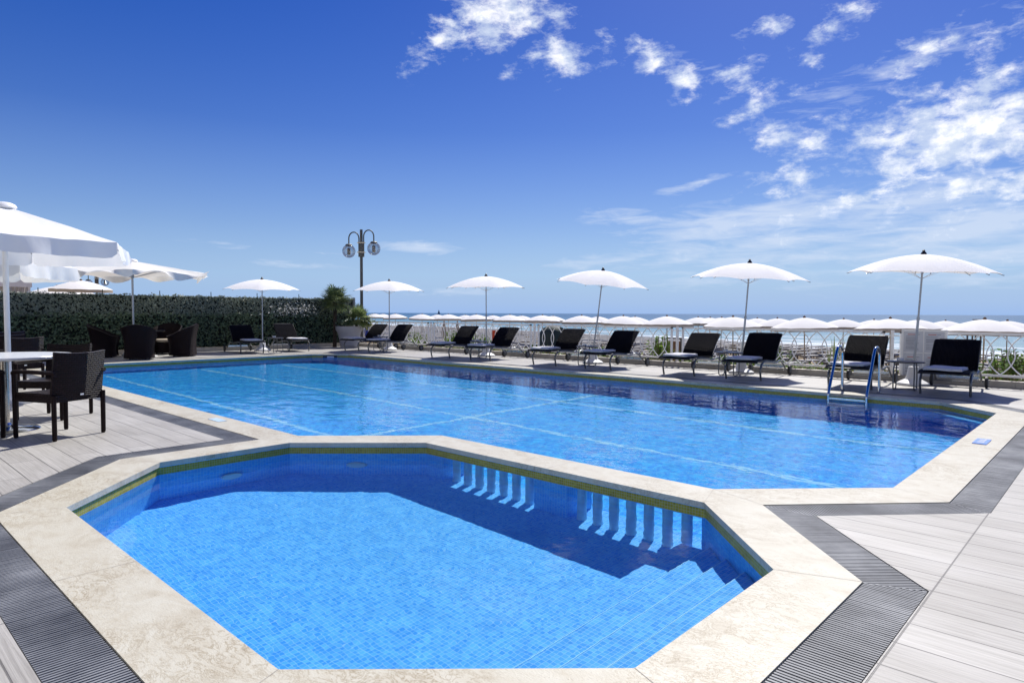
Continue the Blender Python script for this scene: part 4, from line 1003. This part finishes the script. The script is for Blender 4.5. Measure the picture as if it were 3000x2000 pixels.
# ---------------------------------------------------------------- unseen white facade, added behind the camera to bounce sunlight forward
M['render']=simple('white_wall_render',(.80,.78,.74),.8,0,.03,.6)
M['glassd']=simple('window_glass',(.05,.07,.09),.08)
ht=thing('bounce_facade','added white balconied facade behind the camera, bouncing sunlight onto the terrace','reflector',(-14,-13.2,0))
b=B(); b.box((0,-3,9.3),(64,6,18.6)); part('wall',b,'render',ht,smooth=False)
for fl_ in range(6):
    z=.2+3.05*fl_
    if fl_: b=B(); b.box((0,.55,z-.12),(63,1.1,.16)); b.box((0,1.08,z+.42),(63,.05,.9)); part('balcony',b,'render',ht,smooth=False)
    for k in range(16):
        b=B(); b.box((-30+4*k,.012,z+1.2),(1.9,.05,2.1)); part('window',b,'glassd',ht,smooth=False)
# ---------------------------------------------------------------- light and sky
el=R(52); az=R(-18)
tosun=Vector((sin(az)*cos(el),cos(az)*cos(el),sin(el)))
L=bpy.data.lights.new('sun','SUN'); L.energy=5.0; L.angle=R(.53); L.color=(1,.965,.91); lo=bpy.data.objects.new('sun',L); col.objects.link(lo); lo.rotation_euler=(-tosun).to_track_quat('-Z','Y').to_euler(); lo.location=(-5,20,20)
L.cycles.is_caustics_light=True
for o in recv: o.cycles.is_caustics_receiver=True
w=bpy.data.worlds.new('World'); sc.world=w; w.use_nodes=True; nt=w.node_tree; bg=nt.nodes['Background']
sk=nt.nodes.new('ShaderNodeTexSky'); sk.sky_type='NISHITA'; sk.sun_disc=False; sk.sun_elevation=el; sk.sun_rotation=az; sk.air_density=1.0; sk.dust_density=.35; sk.ozone_density=3.0; sk.altitude=0
tc=nt.nodes.new('ShaderNodeTexCoord'); sep=nt.nodes.new('ShaderNodeSeparateXYZ'); lk(nt,tc.outputs['Generated'],sep.inputs[0])
X,Y,Z=sep.outputs
azn=mth(nt,'MULTIPLY',mth(nt,'ARCTAN2',X,Y),180/PI); eln=mth(nt,'MULTIPLY',mth(nt,'ARCSINE',Z),180/PI)
zc=mth(nt,'MAXIMUM',Z,.035)
cb=nt.nodes.new('ShaderNodeCombineXYZ'); lk(nt,azn,cb.inputs[0]); lk(nt,eln,cb.inputs[1])
cq=nt.nodes.new('ShaderNodeCombineXYZ'); lk(nt,azn,cq.inputs[0]); 
# stretch low clouds horizontally: use el weighted coordinate
elw=mth(nt,'POWER',mth(nt,'MAXIMUM',eln,.05),.62); lk(nt,mth(nt,'MULTIPLY',elw,6.2),cq.inputs[1])
def blobs(L_):
    acc=None
    for a,e,ha,he,rot,st in L_:
        mp=nt.nodes.new('ShaderNodeMapping'); mp.vector_type='TEXTURE'; mp.inputs['Location'].default_value=(a,e,0); mp.inputs['Rotation'].default_value=(0,0,R(rot)); mp.inputs['Scale'].default_value=(ha,he,1)
        lk(nt,cb.outputs[0],mp.inputs[0]); ln=nt.nodes.new('ShaderNodeVectorMath'); ln.operation='LENGTH'; lk(nt,mp.outputs[0],ln.inputs[0])
        v=mth(nt,'MULTIPLY',mth(nt,'SUBTRACT',1.0,mth(nt,'MULTIPLY',ln.outputs['Value'],.62),clamp=True),st)
        acc=v if acc is None else mth(nt,'MAXIMUM',acc,v)
    return acc
puffs=[(-49.4,22.0,3.6,1.2,38,.95),(-44.2,23.8,4.6,2.2,10,1.2),(-38.7,20.9,2.4,1.9,-35,.95),(-41.6,20.8,2.4,1.0,20,.8),(-31.2,20.2,3.2,1.2,-28,.95),(-29.0,18.7,1.9,1.4,-45,.95),(-24.5,18.2,2.6,1.5,-10,.85),(-23.1,16.1,2.6,.8,14,.8),(-22.3,21.6,2.4,.9,10,.7),(-17.6,21.3,2.6,1.2,20,.75),(-19.7,19.2,1.3,1.9,-25,.6),(-12.1,18.0,3.2,1.5,25,.8),(-8.0,15.7,5.2,1.1,15,.85),(-7.0,18.6,3.0,1.2,15,.75),(-20.2,13.6,3.8,1.5,-18,.9),(-19.8,10.8,4.2,1.6,10,.75),(-9.0,12.8,6.4,2.9,8,1.32),(-14.5,13.6,3.0,1.8,-10,.9),(-13.2,10.8,2.8,2.2,50,1.0),(-35.8,20.3,1.6,.8,30,.6),(-34.0,21.5,3.0,1.0,-15,.45),(-15.2,8.9,4,1.0,15,.8),(-7.5,9.0,6,1.4,8,1.05),(-39.5,23.5,2.2,1.0,-20,.7),(-20.5,16.9,2.2,.7,18,.6),(-30,13.4,.1,.1,0,0)]
streaks=[(-14,17.5,9,1.2,18,.50),(-26,19.0,5,.6,-20,.38),(-8,4.2,12,1.4,4,.7),(-20,6.0,14,1.6,7,.72),(-22.6,7.6,9.5,1.5,6,1.0),(-12.0,8.2,9,1.6,6,.8),(-33.5,8.0,4.5,.8,-4,.6),(-28.1,10.6,2.8,.5,14,.6),(-51.2,5.6,3.3,.5,-3,.8),(-66.5,5.4,3.0,.35,-4,.55),(-61.5,3.9,3.6,.3,-3,.5),(-17.8,4.6,15,1.2,3,.60),(-8.0,6.2,9,1.6,8,1.0),(-34,4.6,6,.6,4,.6),(-49.0,1.9,3.5,.55,0,.55),(-56.5,4.9,4,.3,-2,.4),(-27.0,2.6,8,.8,2,.40),(-10,2.6,10,1.0,2,.45)]
mA=blobs(puffs); mB=blobs(streaks)
mpA=nt.nodes.new('ShaderNodeMapping'); mpA.inputs['Scale'].default_value=(.72,1.45,1); mpA.inputs['Rotation'].default_value=(0,0,R(-16)); lk(nt,cb.outputs[0],mpA.inputs[0]); nA=noise(nt,mpA.outputs[0],.55,12,.66,.15); nA2=noise(nt,cq.outputs[0],.9,8,.62,.2)
mpS=nt.nodes.new('ShaderNodeMapping'); mpS.inputs['Scale'].default_value=(.30,1.7,1); mpS.inputs['Rotation'].default_value=(0,0,R(-5)); lk(nt,cb.outputs[0],mpS.inputs[0])
nB=noise(nt,mpS.outputs[0],.8,9,.62,.5)
dA=mth(nt,'SUBTRACT',mth(nt,'ADD',mA,mth(nt,'MULTIPLY',mth(nt,'SUBTRACT',nA,.5),2.6)),.34); 
densA=ramp(nt,dA,[(0.0,(0,0,0)),(.22,(.22,.22,.22)),(.50,(.66,.66,.66)),(.95,(.96,.96,.96))])
gA=mth(nt,'MULTIPLY',mA,5.0,clamp=True); dB=mth(nt,'SUBTRACT',mth(nt,'ADD',mB,mth(nt,'MULTIPLY',mth(nt,'SUBTRACT',nB,.5),1.6)),.24); densB=ramp(nt,dB,[(0,(0,0,0)),(.6,(.72,.72,.72))])
gB=mth(nt,'MULTIPLY',mB,5.0,clamp=True); dens=mth(nt,'MAXIMUM',mth(nt,'MULTIPLY',densA.outputs[0],gA),mth(nt,'MULTIPLY',densB.outputs[0],gB))
sh=noise(nt,cb.outputs[0],.55,6,.6,.2)
shade=ramp(nt,mth(nt,'ADD',mth(nt,'MULTIPLY',sh,1.0),mth(nt,'MULTIPLY',mth(nt,'SUBTRACT',dA,.5),-.18)),[(.36,(1.0,1.0,1.0)),(.56,(.58,.66,.80))])
CL=nt.nodes.new('ShaderNodeVectorMath'); CL.operation='SCALE'; lk(nt,shade.outputs[0],CL.inputs[0]); CL.inputs[3].default_value=11.2
hsv=nt.nodes.new('ShaderNodeHueSaturation'); hsv.inputs['Hue'].default_value=.528; hsv.inputs['Saturation'].default_value=1.48; hsv.inputs['Value'].default_value=.86; lk(nt,sk.outputs[0],hsv.inputs['Color'])
# pale haze low on the horizon
hz=ramp(nt,mth(nt,'DIVIDE',eln,30.0),[(0,(.93,.93,.93)),(.08,(.72,.72,.72)),(.24,(.34,.34,.34)),(.5,(.08,.08,.08)),(1,(0,0,0))])
skyc=mixc(nt,hz.outputs[0],hsv.outputs[0],(2.95,4.7,8.3,1.0))
fin=mixc(nt,dens,skyc,CL.outputs[0]); lk(nt,fin,bg.inputs[0]); bg.inputs[1].default_value=.090
# ---------------------------------------------------------------- camera
cam=bpy.data.cameras.new('camera'); co=bpy.data.objects.new('camera',cam); col.objects.link(co); sc.camera=co
cam.sensor_width=36; cam.lens=36*1515/2352; cam.clip_end=30000; cam.clip_start=.05
y=R(43.2);p=R(2.45);r=R(.22)
fw=Vector((-sin(y)*cos(p),cos(y)*cos(p),-sin(p)));rt=Vector((cos(y),sin(y),0));up=rt.cross(fw)
r2=rt*cos(r)+up*sin(r);u2=up*cos(r)-rt*sin(r)
Mx=Matrix((r2,u2,-fw)).transposed().to_4x4(); Mx.translation=(0,0,1.25); co.matrix_world=Mx
sc.view_settings.view_transform='Standard'; sc.view_settings.look='None'; sc.view_settings.exposure=.24; sc.view_settings.gamma=1
sc.cycles.max_bounces=14; sc.cycles.diffuse_bounces=12; sc.cycles.glossy_bounces=6; sc.cycles.transparent_max_bounces=16; sc.cycles.caustics_refractive=True; sc.cycles.caustics_reflective=False; sc.cycles.sample_clamp_indirect=8
